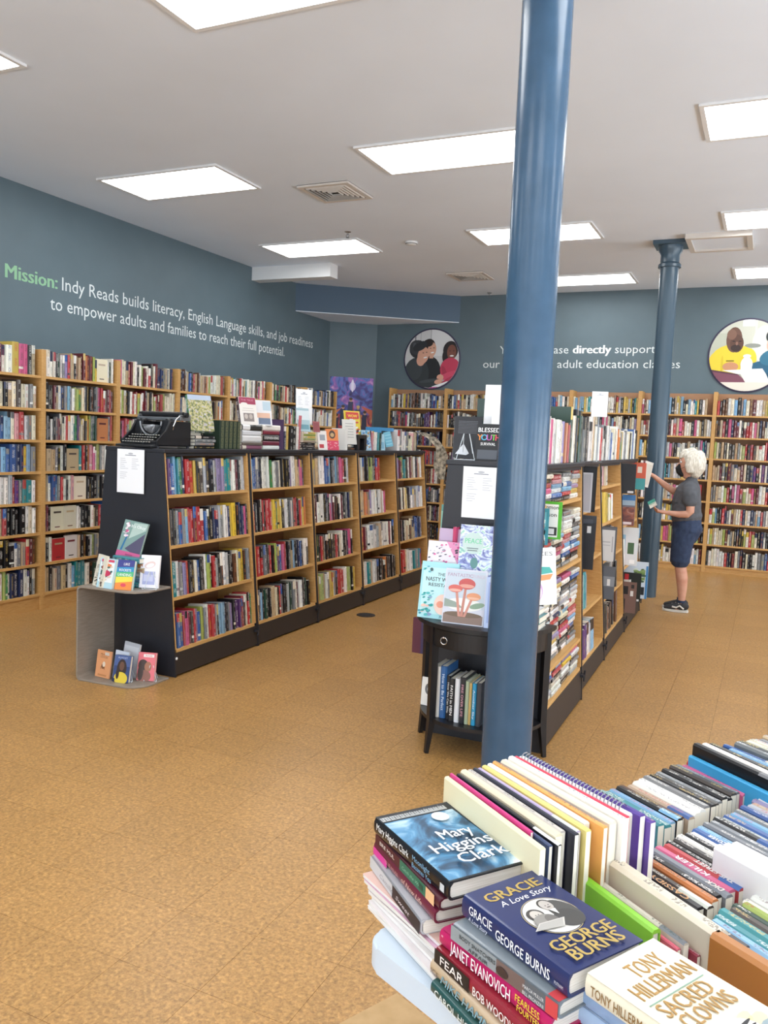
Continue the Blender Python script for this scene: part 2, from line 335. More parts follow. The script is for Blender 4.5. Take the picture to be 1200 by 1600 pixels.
def fill(mw, L, s, rnd, where=None, group=None, stuff=None, h=(.19, .235), d=(.13, .16), used=1.0, tilt=0, yoff=.012, hard=.7, ends='left'):
    """books standing on a board: mw x to the right, y inward, z up; s = one colour letter per book, capital = thick, (c) = one turned face out"""
    toks = []; i = 0
    while i < len(s):
        if s[i] == '(': toks.append(('F', s[i + 1])); i += 3
        elif s[i] == ' ': i += 1
        else: toks.append(('B' if s[i].isupper() else 'b', s[i].lower())); i += 1
    ts = [{'F': .145, 'B': rnd.uniform(.04, .05), 'b': rnd.uniform(.02, .036)}[k] for k, _ in toks]
    nf = sum(.147 for k, _ in toks if k == 'F'); tot = sum(t for (k, _), t in zip(toks, ts) if k != 'F') + .0015 * len(toks)
    sc_ = (L * used - nf) / tot; ts = [t if k == 'F' else t * sc_ for (k, _), t in zip(toks, ts)]
    x = .001; T = Matrix.Rotation(R(-tilt), 4, 'X'); hb = rnd.uniform(*h)
    for i, ((k, c), t) in enumerate(zip(toks, ts)):
        if rnd.random() < .35: hb = rnd.uniform(*h)
        hh = hb * rnd.uniform(.96, 1.04) if k != 'F' else .21; dd = rnd.uniform(*d); hd = rnd.random() < hard
        if not hd: hh *= .93; dd *= .92
        cov = jit(c, rnd); ink = ink_for(c, rnd); bands = []
        q = rnd.random()
        if q < .22: bands = [(rnd.uniform(.6, .8), jit(rnd.choice('wkrbcsyn'), rnd))]
        elif q < .34: bands = [(rnd.uniform(.1, .25), cov)]; cov2 = jit(rnd.choice('wkdcs'), rnd)
        elif q < .45: bands = [(.16, jit(rnd.choice('kwslc'), rnd)), (.24, cov)]
        if k == 'F':
            tt = .025; m = mw @ T @ frame((x, yoff + .03, 0), (0, -1, 0), (1, 0, 0), (0, 0, 1)); bm_args = (tt, .143, hh)
        else:
            m = mw @ T @ Matrix.Translation((x, yoff * rnd.uniform(0, 1.6), 0)); bm_args = (t - .0012, dd, hh)
            if rnd.random() < .1 and i > 2: m = m @ Matrix.Rotation(R(rnd.uniform(-.6, 0)), 4, 'Y')
        x += t + (.0015 if k != 'F' else .002)
        if stuff is not None:
            stuff.add(*bm_args, cov, ink, rnd, mw=m, hard=hd, bands=bands, far=True)
            if k == 'F':
                for (a0, b0, a1, b1) in ((.2, .72, .8, .8), (.3, .12, .7, .16)):
                    kk = len(stuff.v); stuff.v += [tuple(m @ Vector((tt + .0006, .143 * a_, hh * b_))) for a_, b_ in ((a0, b0), (a1, b0), (a1, b1), (a0, b1))]
                    stuff.f.append((kk, kk + 1, kk + 2, kk + 3)); stuff.c += list(jit(rnd.choice('kdmet'), rnd)) * 4; stuff.i += [0] * 16; stuff.u += [-1] * 8
        else:
            b = BookMesh(); b.add(*bm_args, cov, ink, rnd, hard=hd, bands=bands)
            o = b.build('book', mw=m)
            tag(o, '%s book%s, %s from left, %s' % (NAME[c], ' face out' if k == 'F' else '', ordi(i), where), 'book', group)
            if k == 'F': art(o, .025, .143, hh, c, rnd)
def art(o, t, d, h, c, rnd, parent=None):
    p = Print(); a = rnd.choice('krwn'); b = rnd.choice('otyrs')
    p.rect(.004, .004, d - .004, h - .004, COL[c]); p.blobs(.01, .02, d - .01, h * .6, [COL[a], COL[b], COL[rnd.choice('wcdh')]], 9, .032, rnd)
    p.rect(.02, h * .72, d - .02, h * .78, COL[a]); p.rect(.035, h * .83, d - .035, h * .87, COL[a])
    return p.build('cover_print', o, frame((t + .0005, 0, 0), (0, 1, 0), (0, 0, 1), (1, 0, 0)))
def pal(rnd, s, n): return ''.join(rnd.choice(s) for _ in range(n))
# ================================================================== SETTING
rnd = random.Random(7)
# floor: slab with cork tiles
fl = box('floor', 'dark', LX - .2, RX + .2, FY - .2, BY + .2, -.12, -.004, kind='structure')
tb = bmesh.new(); P_ = .295; gp = .0006
tile_me = bpy.data.meshes.new('tile')
q = P_ / 2 - gp; vs = [(x * q, y * q, z) for z in (-.004, 0) for x, y in ((-1, -1), (1, -1), (1, 1), (-1, 1))]
tile_me.from_pydata(vs, [], [(4, 5, 6, 7), (0, 1, 5, 4), (1, 2, 6, 5), (2, 3, 7, 6), (3, 0, 4, 7)]); tile_me.materials.append(M['floor']); tb.free()
cells = []
i0, i1 = int((LX + 1.37) // P_) - 0, int((RX + 1.37) // P_) + 1
j0, j1 = int((FY - 2.13) // P_), int((BY - 2.13) // P_) + 1
inv = cam.matrix_world.inverted()
for i in range(i0, i1):
    for j in range(j0, j1):
        cx, cy = -1.37 + (i + .5) * P_, 2.13 + (j + .5) * P_
        v = inv @ Vector((cx, cy, 0)); vis = v.z < 0 and abs(v.x / v.z) < .52 and -.7 < v.y / -v.z < .62
        cells.append((0 if vis else 1, math.hypot(cx, cy), cx, cy))
cells.sort(); V_, F_ = [], []
for n, (_, _, cx, cy) in enumerate(cells):
    if n < 300:
        o = bpy.data.objects.new('tile', tile_me); C.objects.link(o); o.parent = fl; o.location = (cx, cy, 0)
    else:
        k = len(V_); V_ += [(x + cx, y + cy, z) for x, y, z in vs]; F_ += [tuple(k + a for a in f) for f in ((4, 5, 6, 7), (0, 1, 5, 4), (1, 2, 6, 5), (2, 3, 7, 6), (3, 0, 4, 7))]
me = bpy.data.meshes.new('tiles'); me.from_pydata(V_, [], F_); me.materials.append(M['floor']); o = bpy.data.objects.new('tiles', me); C.objects.link(o); o.parent = fl; o['kind'] = 'stuff'
box('ceiling', 'ceil', LX - .2, RX + .2, FY - .2, BY + .2, CZ, CZ + .12, kind='structure')
wl = box('wall_left', 'wall', LX - .15, LX, FY, BY, 0, CZ, kind='structure')
# low furring behind the left bookcases
box('trim_1', 'wall', LX, -5.96, 2.0, 10.42, 0, 2.12, kind='structure')
wb = box('wall_back', 'wall', LX - .15, RX + .15, BY, BY + .15, 0, CZ, kind='structure')
ch = MB().prism([(LX, 11.5), (-5.76, BY), (LX, BY)], 0, CZ, 'Z').build('wall_corner', 'wall'); ch['kind'] = 'structure'
b = MB().prism([(LX, 10.45), (-4.39, BY), (LX, BY)], 3.385, CZ, 'Z').build('trim_2', 'wallb'); b['kind'] = 'structure'
b = MB().prism([(LX, 10.46), (-4.40, BY), (LX, BY)], 3.375, 3.385, 'Z').build('trim_3', 'ceil'); b['kind'] = 'structure'
b = box('trim_4', 'white', LX, -5.19, 9.33, 9.52, 3.6, CZ, kind='structure')
def win_wall(name, horiz, pos, lo, hi, wins, n0):
    mb = MB(); zs, zh = .7, 3.2
    def bx(a, b, z0, z1):
        if horiz: mb.box(a, b, pos - .15, pos, z0, z1)
        else: mb.box(pos, pos + .15, a, b, z0, z1)
    bx(lo, hi, 0, zs); bx(lo, hi, zh, CZ); e = lo
    for a, b in wins: bx(e, a, zs, zh); e = b
    bx(e, hi, zs, zh); o = mb.build(name, 'white'); o['kind'] = 'structure'
    for k, (a, b) in enumerate(wins):
        f = MB(); c = (a + b) / 2; y0 = pos - .11 if horiz else pos + .05; y1 = y0 + .06
        def fb(a_, b_, z0, z1):
            if horiz: f.box(a_, b_, y0, y1, z0, z1)
            else: f.box(y0, y1, a_, b_, z0, z1)
        fb(a, a + .06, zs, zh); fb(b - .06, b, zs, zh); fb(c - .03, c + .03, zs, zh); fb(a, b, zs, zs + .06); fb(a, b, zh - .06, zh); fb(a, b, 2.5, 2.56)
        w_ = f.build('window_%d' % (n0 + k), 'blk2'); w_['kind'] = 'structure'
        if horiz: box('pane', 'glass', a + .02, b - .02, y0 + .027, y0 + .033, zs + .02, zh - .02, parent=w_)
        else: box('pane', 'glass', y0 + .027, y0 + .033, a + .02, b - .02, zs + .02, zh - .02, parent=w_)
win_wall('wall_front', True, FY, LX - .15, RX + .15, FRONT_WIN, 1)
win_wall('wall_right', False, RX, FY, BY, RIGHT_WIN, 5)  # includes the two deep windows added only for their light
# wall lettering
def wall_text(label, lines, mw):
    e = empty('wall_lettering', mw, label, 'wall lettering')
    for t, x, z, hgt, wd, col, bold in lines:
        tot = text_geo(t)[2]; words = t.split(' '); pre = ''
        for k, w_ in enumerate(words):
            x1 = text_geo((pre + w_))[2]; w1 = text_geo(w_)[2]; sc1 = wd / tot
            p = Print(.0004); p.text(w_, x + (x1 - w1) * sc1, z, hgt, col, width=w1 * sc1, bold=bold); p.build('word', e); pre += w_ + ' '
LM = frame((LX + .002, 0, 0), (0, 1, 0), (0, 0, 1), (1, 0, 0))
wall_text('green and white mission statement lettering, two lines on the left slate wall', [('Our Mission:', 5.04, 2.905, .18, 1.005, '8fbf98', .03), ('Indy Reads builds literacy, English Language skills, and job readiness', 6.10, 2.905, .18, 4.88, 'dfe6e6', 0),
          ('to empower adults and families to reach their full potential.', 5.955, 2.70, .18, 4.235, 'dfe6e6', 0)], LM)
BM_ = frame((0, BY - .002, 0), (1, 0, 0), (0, 0, 1), (0, -1, 0))
wall_text('white two-line lettering on the back slate wall between round photographs', [('Your purchase', -3.74, 2.91, .165, 1.02, 'dfe6e6', 0), ('directly', -2.66, 2.91, .165, .54, 'f4f7f7', .035), ('supports', -2.07, 2.91, .165, .60, 'dfe6e6', 0),
          ('our innovative adult education classes', -3.985, 2.705, .165, 2.79, 'dfe6e6', 0)], BM_)
# round photographs
def round_photo(cx, cz, r, label, draw):
    o = MB()
    o.lathe([(r, 0), (r, .012), (r * .965, .016)], 64); e = empty('round_photo', frame((cx, BY - .001, cz), (1, 0, 0), (0, 0, 1), (0, -1, 0)), label, 'picture', 'round photographs on the back wall')
    o.build('rim', mat('dark_purple_rim', '3b3550', .5), e)
    p = Print(.0003); p.n = 55; p.ell(0, 0, r * .955, r * .955, draw[0], n=64); p.n = 56
    # everything is clipped to the disc
    for it in draw[1:]:
        k, col, a = it[0], it[1], it[2:]
        t = Print(); (t.ell if k == 'e' else t.rect if k == 'r' else t.poly)(*(([*a, col]) if k != 'e' else (a[0], a[1], a[2], a[3], col, a[4] if len(a) > 4 else 0)))
        pts = [(v[0] * r, v[1] * r) for v in t.v]; pts = clip(pts, r * .955); 
        if len(pts) > 2: p.poly(pts, col)
    p.build('photo_print', e)
def clip(pts, r):
    n = 48
    for i in range(n):
        a0, a1 = 2 * PI * i / n, 2 * PI * (i + 1) / n; A = (r * math.cos(a0), r * math.sin(a0)); B = (r * math.cos(a1), r * math.sin(a1)); out = []
        def side(p): return (B[0] - A[0]) * (p[1] - A[1]) - (B[1] - A[1]) * (p[0] - A[0])
        for j in range(len(pts)):
            P, Q = pts[j - 1], pts[j]; sp, sq = side(P), side(Q)
            if (sp >= 0) != (sq >= 0): t = sp / (sp - sq); out.append((P[0] + (Q[0] - P[0]) * t, P[1] + (Q[1] - P[1]) * t))
            if sq >= 0: out.append(Q)
        pts = out
        if not pts: break
    return pts
round_photo(-4.81, 2.835, .465, 'round photograph of three smiling women, one in a red turtleneck, on back wall', ['cfcfd0',
    ('r', '77777c', -.62, .3, -.58, 1), ('r', 'a8a8ac', -.42, .3, -.4, 1), ('r', 'a8a8ac', -.06, .3, -.04, 1), ('r', 'dedee0', -.02, .1, 1, 1),
    ('e', '1c1e22', -.08, -.42, .42, .52), ('e', '2a2020', -.1, .42, .22, .24), ('e', '2a2020', -.2, .3, .16, .2), ('e', 'd8a68e', -.0, .3, .15, .24, -8), ('r', 'd8a68e', -.08, .02, .06, .2), ('e', '2a2020', -.14, .52, .17, .12), ('e', 'ffffff', .02, .21, .06, .02, 10), ('e', '3a2a28', -.05, .35, .03, .012), ('e', '3a2a28', .07, .36, .03, .012),
    ('e', '2f3438', -.52, -.5, .45, .55), ('e', '3a4044', -.62, -.35, .3, .35), ('e', '2a2c30', -.5, .32, .3, .3, 20), ('e', '3a3c40', -.56, .38, .24, .24, 20), ('e', '50545a', -.62, .44, .06, .1), ('e', '50545a', -.45, .5, .09, .05), ('e', 'd9a48c', -.3, .12, .2, .28, -12), ('e', 'd9a48c', -.38, -.05, .15, .18), ('e', '2a2c30', -.42, .42, .27, .14, 25), ('e', 'ffffff', -.22, .05, .07, .022, 12), ('e', '3a2a28', -.3, .2, .03, .012), ('e', '3a2a28', -.18, .22, .03, .012),
    ('e', '241c1e', .66, .28, .26, .3), ('e', '241c1e', .5, .08, .12, .22), ('e', '7a4a3c', .7, .22, .16, .24), ('e', '7a4a3c', .68, 0, .1, .12), ('e', 'ffffff', .71, .1, .07, .022), ('e', '20141a', .64, .26, .028, .012), ('e', '20141a', .77, .26, .028, .012), ('e', 'c23a58', .68, -.34, .36, .38), ('e', 'c23a58', .66, -.06, .16, .09), ('e', 'a82e4a', .5, -.5, .08, .3, 20), ('e', 'd04a68', .72, -.52, .42, .12, 15), ('e', 'b83452', .75, -.7, .45, .14, 25),
    ('e', 'dba48c', .34, -.6, .12, .1), ('e', '34393c', .0, -.78, .4, .14, 8), ('e', '41474a', -.1, -.72, .3, .05, 8), ('e', 'dba48c', .28, -.74, .14, .08, 10), ('p', 'f0f0f2', [(.05, -.9), (.6, -.72), (.7, -.76), (.2, -1)]), ('e', 'd43ca0', .1, -.95, .2, .03, 8)])
round_photo(-.37, 2.87, .485, 'round photograph of a man in yellow shirt and a person with short dark hair', ['c9cabc',
    ('r', 'bcbfae', -1, -.1, -.5, .6), ('r', 'f6f8fa', -.16, .78, .14, .98), ('r', 'd6d8cc', .15, -.1, .2, 1), ('e', 'dfe0d6', .4, .3, .3, .5), ('e', '8d9088', .12, .26, .2, .06),
    ('e', 'e6cc38', -.35, -.1, .56, .4), ('e', 'e6cc38', -.78, -.28, .2, .38), ('e', 'd8bc2c', -.62, -.25, .03, .25), ('e', 'e6cc38', .02, -.1, .22, .3), ('r', 'a06a50', -.45, .18, -.2, .3), ('e', '6a4a3c', -.35, .42, .2, .34), ('e', '5a3c30', -.28, .32, .17, .24), ('e', '7d5a4a', -.42, .56, .12, .14), ('e', '352420', -.3, .2, .13, .09), ('e', '241816', -.36, .38, .04, .014), ('e', '241816', -.2, .38, .04, .014), ('e', '8a6454', -.28, .32, .03, .05), ('r', '6d5c20', -.52, -.16, -.32, -.13),
    ('e', 'c98f68', -.4, -.3, .2, .12), ('e', '1e5a78', .85, -.3, .5, .45), ('e', '1e5a78', .4, -.26, .4, .12, 10), ('e', '2b6c88', .6, -.05, .3, .2, 20), ('e', '174a64', .8, -.5, .3, .1), ('e', '2f3432', .82, .5, .28, .26), ('e', '2f3432', .55, .5, .12, .16), ('e', 'dcb29c', .66, .28, .2, .26), ('e', 'dcb29c', .58, .2, .1, .12), ('e', '2f3432', .8, .56, .24, .16), ('e', '201614', .58, .34, .03, .012),
    ('p', '7c4658', [(-1, -.4), (-.2, -.5), (.05, -.72), (-.9, -.72)]), ('p', '583040', [(-.9, -.38), (-.2, -.5), (-.22, -.53), (-1, -.42)]), ('p', 'f4f1ec', [(-.6, -.4), (.4, -.35), (.5, -.5), (-.2, -.5)]), ('p', 'e8e4de', [(-.15, -.48), (.5, -.5), (.6, -.72), (0, -.72)]), ('e', 'f4f4f6', .0, -.24, .15, .2), ('r', 'f4f4f6', -.14, -.44, .14, -.2), ('e', 'f8f8fa', .0, -.02, .1, .05), ('e', '8c7474', .75, -.55, .2, .1, 30), ('r', 'e6dccf', -1, -1, 1, -.72)])
# ceiling panels
def ceiling_light(x, y, label):
    e = empty('ceiling_light', (x, y, CZ), label, 'ceiling light', 'square-edged ceiling light panels'); f = MB(); a, b2 = .61, .305
    for (x0, x1, y0, y1) in ((-a - .03, -a, -b2 - .03, b2 + .03), (a, a + .03, -b2 - .03, b2 + .03), (-a, a, -b2 - .03, -b2), (-a, a, b2, b2 + .03)): f.box(x0, x1, y0, y1, -.016, 0)
    f.build('frame', 'white', e); box('diffuser', 'panel', -a, a, -b2, b2, -.008, -.001, parent=e)
for nm, xx, cx in (('left', -4.91, 0), ('middle', -2.37, 1), ('right', .07, 2), ('far right', 2.6, 3)):
    for rn, yy in (('row over the camera', .9), ('second row', 3.47), ('third row', 6.03), ('fourth row', 8.58), ('row nearest the back wall', 11.07), ('row behind the camera', -1.6)):
        if nm == 'left' and yy > 10: continue
        ceiling_light(xx, yy, 'bright rectangular ceiling light panel, %s column, %s' % (nm, rn))
# vents
def vent(x, y, s, label):
    e = empty('ceiling_vent', (x, y, CZ), label, 'air vent', 'square louvred ceiling vents'); box('backing', 'dark', -s, s, -s, s, -.004, 0, parent=e)
    f = MB()
    for (x0, x1, y0, y1) in ((-s, -s + .04, -s, s), (s - .04, s, -s, s), (-s + .04, s - .04, -s, -s + .04), (-s + .04, s - .04, s - .04, s)): f.box(x0, x1, y0, y1, -.02, -.002)
    f.build('frame', 'ventw', e)
    for k in range(1, 6):
        a = s - .035 * k - .015; m = MB(); c = .010
        for i in range(4):
            m.prism([(a, -.006), (a - .003, -.006), (a - c - .003, -.026), (a - c, -.026)], -a + .006, a - .006, 'Y', Matrix.Rotation(i * PI / 2, 4, 'Z'))
        m.build('louvre', 'ventw', e)
vent(-3.68, 6.66, .25, 'square louvred ceiling vent between the left and middle light panels, nearer one')
vent(-3.74, 10.5, .25, 'square louvred ceiling vent near the back wall beam, farther one')
e = empty('access_panel', (-.63, 9.32, CZ), 'white framed rectangular ceiling grille beside the far column', 'air vent')
f = MB()
for (x0, x1, y0, y1) in ((-.31, -.26, -.33, .33), (.26, .31, -.33, .33), (-.26, .26, -.33, -.27), (-.26, .26, .27, .33)): f.box(x0, x1, y0, y1, -.05, 0)
f.build('frame', 'ventw', e); box('inset_plate', 'ceil', -.26, .26, -.27, .27, -.03, -.001, parent=e)
def sprinkler(x, y, lab):
    e = empty('fire_sprinkler', (x, y, CZ), lab, 'sprinkler', 'fire sprinkler heads'); MB().lathe([(.035, 0), (.035, -.004), (.012, -.012), (.012, -.03)], 16).build('escutcheon', 'chrome', e)
    m = MB().tube([(.014, 0, -.03), (.018, 0, -.045), (.004, 0, -.06)], .003, 6).tube([(-.014, 0, -.03), (-.018, 0, -.045), (-.004, 0, -.06)], .003, 6); m.lathe([(.004, -.058), (.02, -.062), (.02, -.065)], 12); m.build('deflector', 'steel', e)
sprinkler(-4.25, 7.99, 'small brass sprinkler head beside the left rear light panel'); sprinkler(-3.88, 11.75, 'small dark sprinkler head just before the back wall')
e = empty('smoke_detector', (-3.77, 8.59, CZ), 'round white smoke detector on the ceiling between light panels', 'smoke detector')
MB().lathe([(.07, 0), (.07, -.012), (.055, -.03), (.03, -.036)], 32).build('housing', 'white', e, smooth=True); MB().lathe([(.058, -.018), (.064, -.018), (.064, -.024), (.058, -.024)], 32).build('sensing_slot', 'dark', e)
# columns
def column(x, y, r, m, label, cap):
    e = empty('column', (x, y, 0), label, 'column', 'round painted cast-iron columns')
    prof = [(r * 1.0, 0), (r, .0), (r * .985, 1.2), (r * .97, 2.4), (r * .95, cap)]
    MB().lathe([(r, 0)] + [(r * (1 - .05 * k / 12), cap * k / 12) for k in range(1, 13)], 48).build('shaft', m, e, smooth=True)
    t = r * .95; c = MB().lathe([(t * 1.25, cap - .22), (t * 1.25, cap - .19), (t * 1.05, cap - .17), (t * 1.05, cap - .09), (t * 1.3, cap - .05), (t * 1.35, cap)], 40); c.build('capital', m, e, smooth=True)
    box('cap_plate', m, -t * 1.75, t * 1.75, -t * 1.75, t * 1.75, cap, CZ, parent=e)
column(-.985, 3.56, .112, 'col', 'near blue glossy column standing at the end of the centre shelving', 3.735)
column(-1.11, 9.33, .098, 'col2', 'farther slate column with capital, behind the reaching woman', 3.73)
for x, y, l in ((-3.2, 6.63, 'dark round floor outlet cover beside the left island shelving'), (-2.62, 6.63, 'dark round floor outlet cover just left of the half-moon table')):
    e = empty('floor_outlet', (x, y, 0), l, 'floor outlet', 'round floor outlet covers'); MB().lathe([(.085, 0), (.085, .004), (.075, .007)], 32).build('cover_ring', 'kick', e); MB().lathe([(.05, .007), (.05, .009)], 24).build('hatch', 'black', e)
# ================================================================== WALL BOOKCASES
def wall_case(name_label, mw, L, depth, zs, top, group):
    """tall open bookcase; local x along the front, y into the wall"""
    e = empty('bookcase', mw, name_label, 'bookcase', group); t = .024
    for x in (0, L - t): box('side_panel', 'wood', x, x + t, 0, depth, 0, top, parent=e)
    for z in zs: box('shelf', 'woodh', t, L - t, .004, depth - .012, z - .022, z, parent=e)
    box('back_panel', 'woodd', t, L - t, depth - .012, depth, 0, top - .01, parent=e)
    box('kick_board', 'wood', t, L - t, .02, .038, 0, zs[0] - .022, parent=e)
    return e
BZ = [.095 + .283 * k for k in range(8)]
bx = [-5.39, -4.455, -3.52, -2.585, -1.65, -.70, .245, 1.19, 2.13]
backstuff = BookMesh(); GB = 'tall oak bookcases along the back wall'
PB = {0: ['kjwkwemuskmgwolakw', 'kkdkkskkdkkskkdk', 'rmskjtcgkeskr'], }
for k in range(8):
    x0, L = bx[k], bx[k + 1] - bx[k]
    pos = ['beside the corner poster', 'second from the poster corner', 'half hidden by the near column', 'fourth from the left corner', 'just left of the far column', 'directly behind the woman', 'right of the woman under the round photograph', 'farthest right, outside the picture'][k]
    wall_case('oak wall bookcase, %s, full of books' % pos, Matrix.Translation((x0, FY_ := 11.68, 0)), L, .255, BZ, 2.375, GB)
    if k == 7: continue
    base = ['kkdsmwnekubk', 'kkdswrmtbk', 'wctaksoprb', 'actwlqjwvk', 'wackltqypw', 'wrckmjstwekn', 'cytkokmwrjah'][k]
    for j, z in enumerate(BZ):
        pl = base + ['krwwcmkb', 'kkeswtcj', 'kwwcksra', 'wmrkwpcs', 'wkcmruks', 'kwrntscd', 'wrkwwpcm', 'wwctykae'][j]
        fill(Matrix.Translation((x0 + .026, 11.68 + .01, z)), L - .052, pal(rnd, pl, rnd.randint(26, 31)), rnd, stuff=backstuff, h=(.185, .235), d=(.14, .18), used=1 if rnd.random() < .8 else .93, yoff=.01)
tag(backstuff.build('shelved_books'), 'dense rows of mixed secondhand books filling the back wall bookcases', 'books', kind='stuff')
LZ = [.139, .403, .672, .933, 1.197, 1.465, 1.73, 2.005]
ly = [4.27, 5.19, 6.08, 6.96, 7.84, 8.71, 9.57, 10.42]
GL = 'tall oak bookcases along the left wall'; leftstuff = BookMesh()
LEFT = {0: ['wrstcckwclcemwWYppkt', 'kssaqaQsswcdcktcdcwst', 'wrRkqWWwskibaacirlsc', 'pwwcvwwcmwttrabBnnyas', 'kwksKkctvbrswwlrusqQw', 'jwcpebssdyottrkkkKwcw', 'hslwwskjekwssdKKKwsTrme', 'kswksokrecewhslwjgwnNNwwks'],
        1: ['wWwwkhwsvrttkttemomMjy(c)whw', 'Kddmtwns aswjjgcs kkeksprr smrm', 'kskwksmscwrwWqgutctdyojshh(o)sr', 'tTTskwk(t)qrkoipwjswwoo', 'ntwBasrwkwi(c)kdkKskvwaa', 'umk(c)(c)wwkkkwtdrnbby', 'ckw(r)(w)tkekwjsckmtd', 'ctktstkwaqqqwkhwsts']}
for k in range(7):
    y0, L = ly[k], ly[k + 1] - ly[k]
    pos = ['cut by the left edge of the picture', 'beside the near end of the left island', 'behind the typewriter', 'behind the dark green volumes', 'behind the stacked hardcovers', 'second from the poster corner', 'ending beside the film poster'][k]
    mw = frame((-5.62, y0, 0), (0, 1, 0), (-1, 0, 0), (0, 0, 1))
    wall_case('oak wall bookcase on the left wall, %s' % pos, mw, L, .33, LZ, 2.225, GL)
    for j, z in enumerate(LZ):
        m2 = mw @ Matrix.Translation((.026, .012, z)); r = 7 - j
        if k < 2: fill(m2, L - .052, LEFT[k][r], rnd, stuff=leftstuff, h=(.19, .235) if j < 7 else (.2, .25), d=(.14, .19), used=.97)
        else:
            pl = ['mprwcwkjstcnr', 'cwtjbrkwcoewt', 'wrpcwqtoeswck', 'crthkwwtekscg', 'twcdkktwcnbte'][k - 2]
            if j < 2 and 1 < k < 5: continue
            fill(m2, L - .052, pal(rnd, pl, rnd.randint(24, 29)), rnd, stuff=leftstuff, h=(.19, .235), d=(.14, .19), used=rnd.choice([1, .95]))
tag(leftstuff.build('shelved_books'), 'rows of mixed secondhand books filling the left wall bookcases', 'books', kind='stuff')
# ================================================================== ISLANDS
def island_unit(mw, L, zs, H, ht, hb, label, group, first):
    """double-sided A-frame bookcase; local x along the run, y across (0 = ridge), front face towards -y"""
    e = empty('island_bookcase', mw, label, 'bookcase', group)
    hw = lambda z: ht + (hb - ht) * (1 - z / H)
    def slab(name, m, x0, x1, z0, z1, ex=0., par=e): return MB().prism([(-hw(z0) - ex, z0), (hw(z0) + ex, z0), (hw(z1) + ex, z1), (-hw(z1) - ex, z1)], x0, x1, 'X').build(name, m, par)
    k = .013
    slab('end_panel', 'black', 0, k, 0, H - .026, .006); slab('end_panel', 'black', L - k, L, 0, H - .026, .006)
    slab('upright', 'wood', k, k + .02, zs[0], H - .026); slab('upright', 'wood', L - k - .02, L - k, zs[0], H - .026)
    a, b = k + .02, L - k - .02
    for z in zs: slab('shelf', 'woodh', a, b, z - .02, z, -.002)
    box('centre_panel', 'woodd', a, b, -.006, .006, zs[0], H - .026, parent=e)
    slab('header', 'black', a, b, H - .045, H - .026, -.001)
    box('top_board', 'black', 0, L, -ht - .018, ht + .018, H - .026, H, parent=e, bevel=.003)
    kb = slab('kick_board', 'kick', k, L - k, .012, zs[0] - .02, .002)
    for sy in (-1, 1):
        m = MB().box(L - .05, L + .0, sy * (hb + .004) - .01, sy * (hb + .004) + .01, zs[0] - .06, zs[0] - .045).tube([(L - .02, sy * (hb + .012), zs[0] - .09), (L - .02, sy * (hb + .016), zs[0] - .02)], .006, 8)
        m.build('latch', 'black', e)
    if first:
        MB().lathe([(.009, 0), (.009, .004), (.005, .006)], 16).build('screw_cap', 'white', e, Matrix.Translation((.02, -hw(.1) - .004, .12)) @ Matrix.Rotation(PI / 2, 4, 'X'))
    return e
IZ = [.175, .512, .848, 1.176]; IH = 1.473
iy = [4.2, 5.18, 6.12, 7.02, 7.93, 8.76]
LI = [['cubaqgnRRykDldKlsVvqQwwmkwl', 'kdksbsarrmRRbkKnNlswwnyYKnnpk', 'Qwsvrkdcbkdwjkrlkdwlkkecyyks', 'sbBrppmdrvbjswrRskaAnksvkwUurmdcRg'],
      ['abbsnkwWwjgwssckykkvWwttppn', 'rksKkrkrRRyYygYykkwWkswsrrkKrwyo', 'wRRsddrkjsubprkkstakknbkwWk', 'ksakhkkttckrskklhhswmWkkhk'],
      ['ktttlwwbBakskaspprkl', 'KmWwwwkkskpvmkdkkwmskskndt', 'rhkrreskkkdddrdcwkksnppk', 'rjJtwsyywskrRrwwjJky'], ['ttwtdksjJskRR', 'wttoOtmvwwwkwqwtwpr', 'rmswWwltwWwmwk', 'WwQtwlkkdkoddkk'], ['svmjqqdWmtwkptw', 'kdwkcycdswltllww', 'kdvkctcettbbnns', 'rrrcwWqqsqp']]
USE = [[1, 1, 1, 1], [.93, .9, .95, .93], [.86, .9, .88, .88], [.62, .74, .97, .95], [.95, .95, .9, .8]]
SH = ['bottom', 'third', 'second', 'top']
islstuff = BookMesh(); censtuff = BookMesh()
UN = ['nearest', 'second', 'middle', 'fourth', 'farthest']
for k in range(5):
    L = iy[k + 1] - iy[k]; mw = Matrix.Translation((-3.745, 4.2, 0)) @ Matrix.Rotation(R(.7), 4, 'Z') @ frame((0, iy[k] - 4.2, 0), (0, 1, 0), (-1, 0, 0), (0, 0, 1))
    island_unit(mw, L + .004, IZ, IH, .225, .36, 'black and oak A-frame island bookcase, %s unit of the left island' % UN[k], 'left island bookcases', k == 0)
    for j, z in enumerate(IZ):
        hw = .225 + .135 * (1 - z / IH)
        fill(mw @ Matrix.Translation((.036, -hw + .004, z)), L - .072, LI[k][3 - j], rnd, '%s shelf of the %s left island bookcase' % (SH[j], UN[k]), stuff=islstuff if k > 1 else None, group='books on the left island bookcases', h=(.215, .245), d=(.13, .16), used=USE[k][3 - j], tilt=5, yoff=.012)
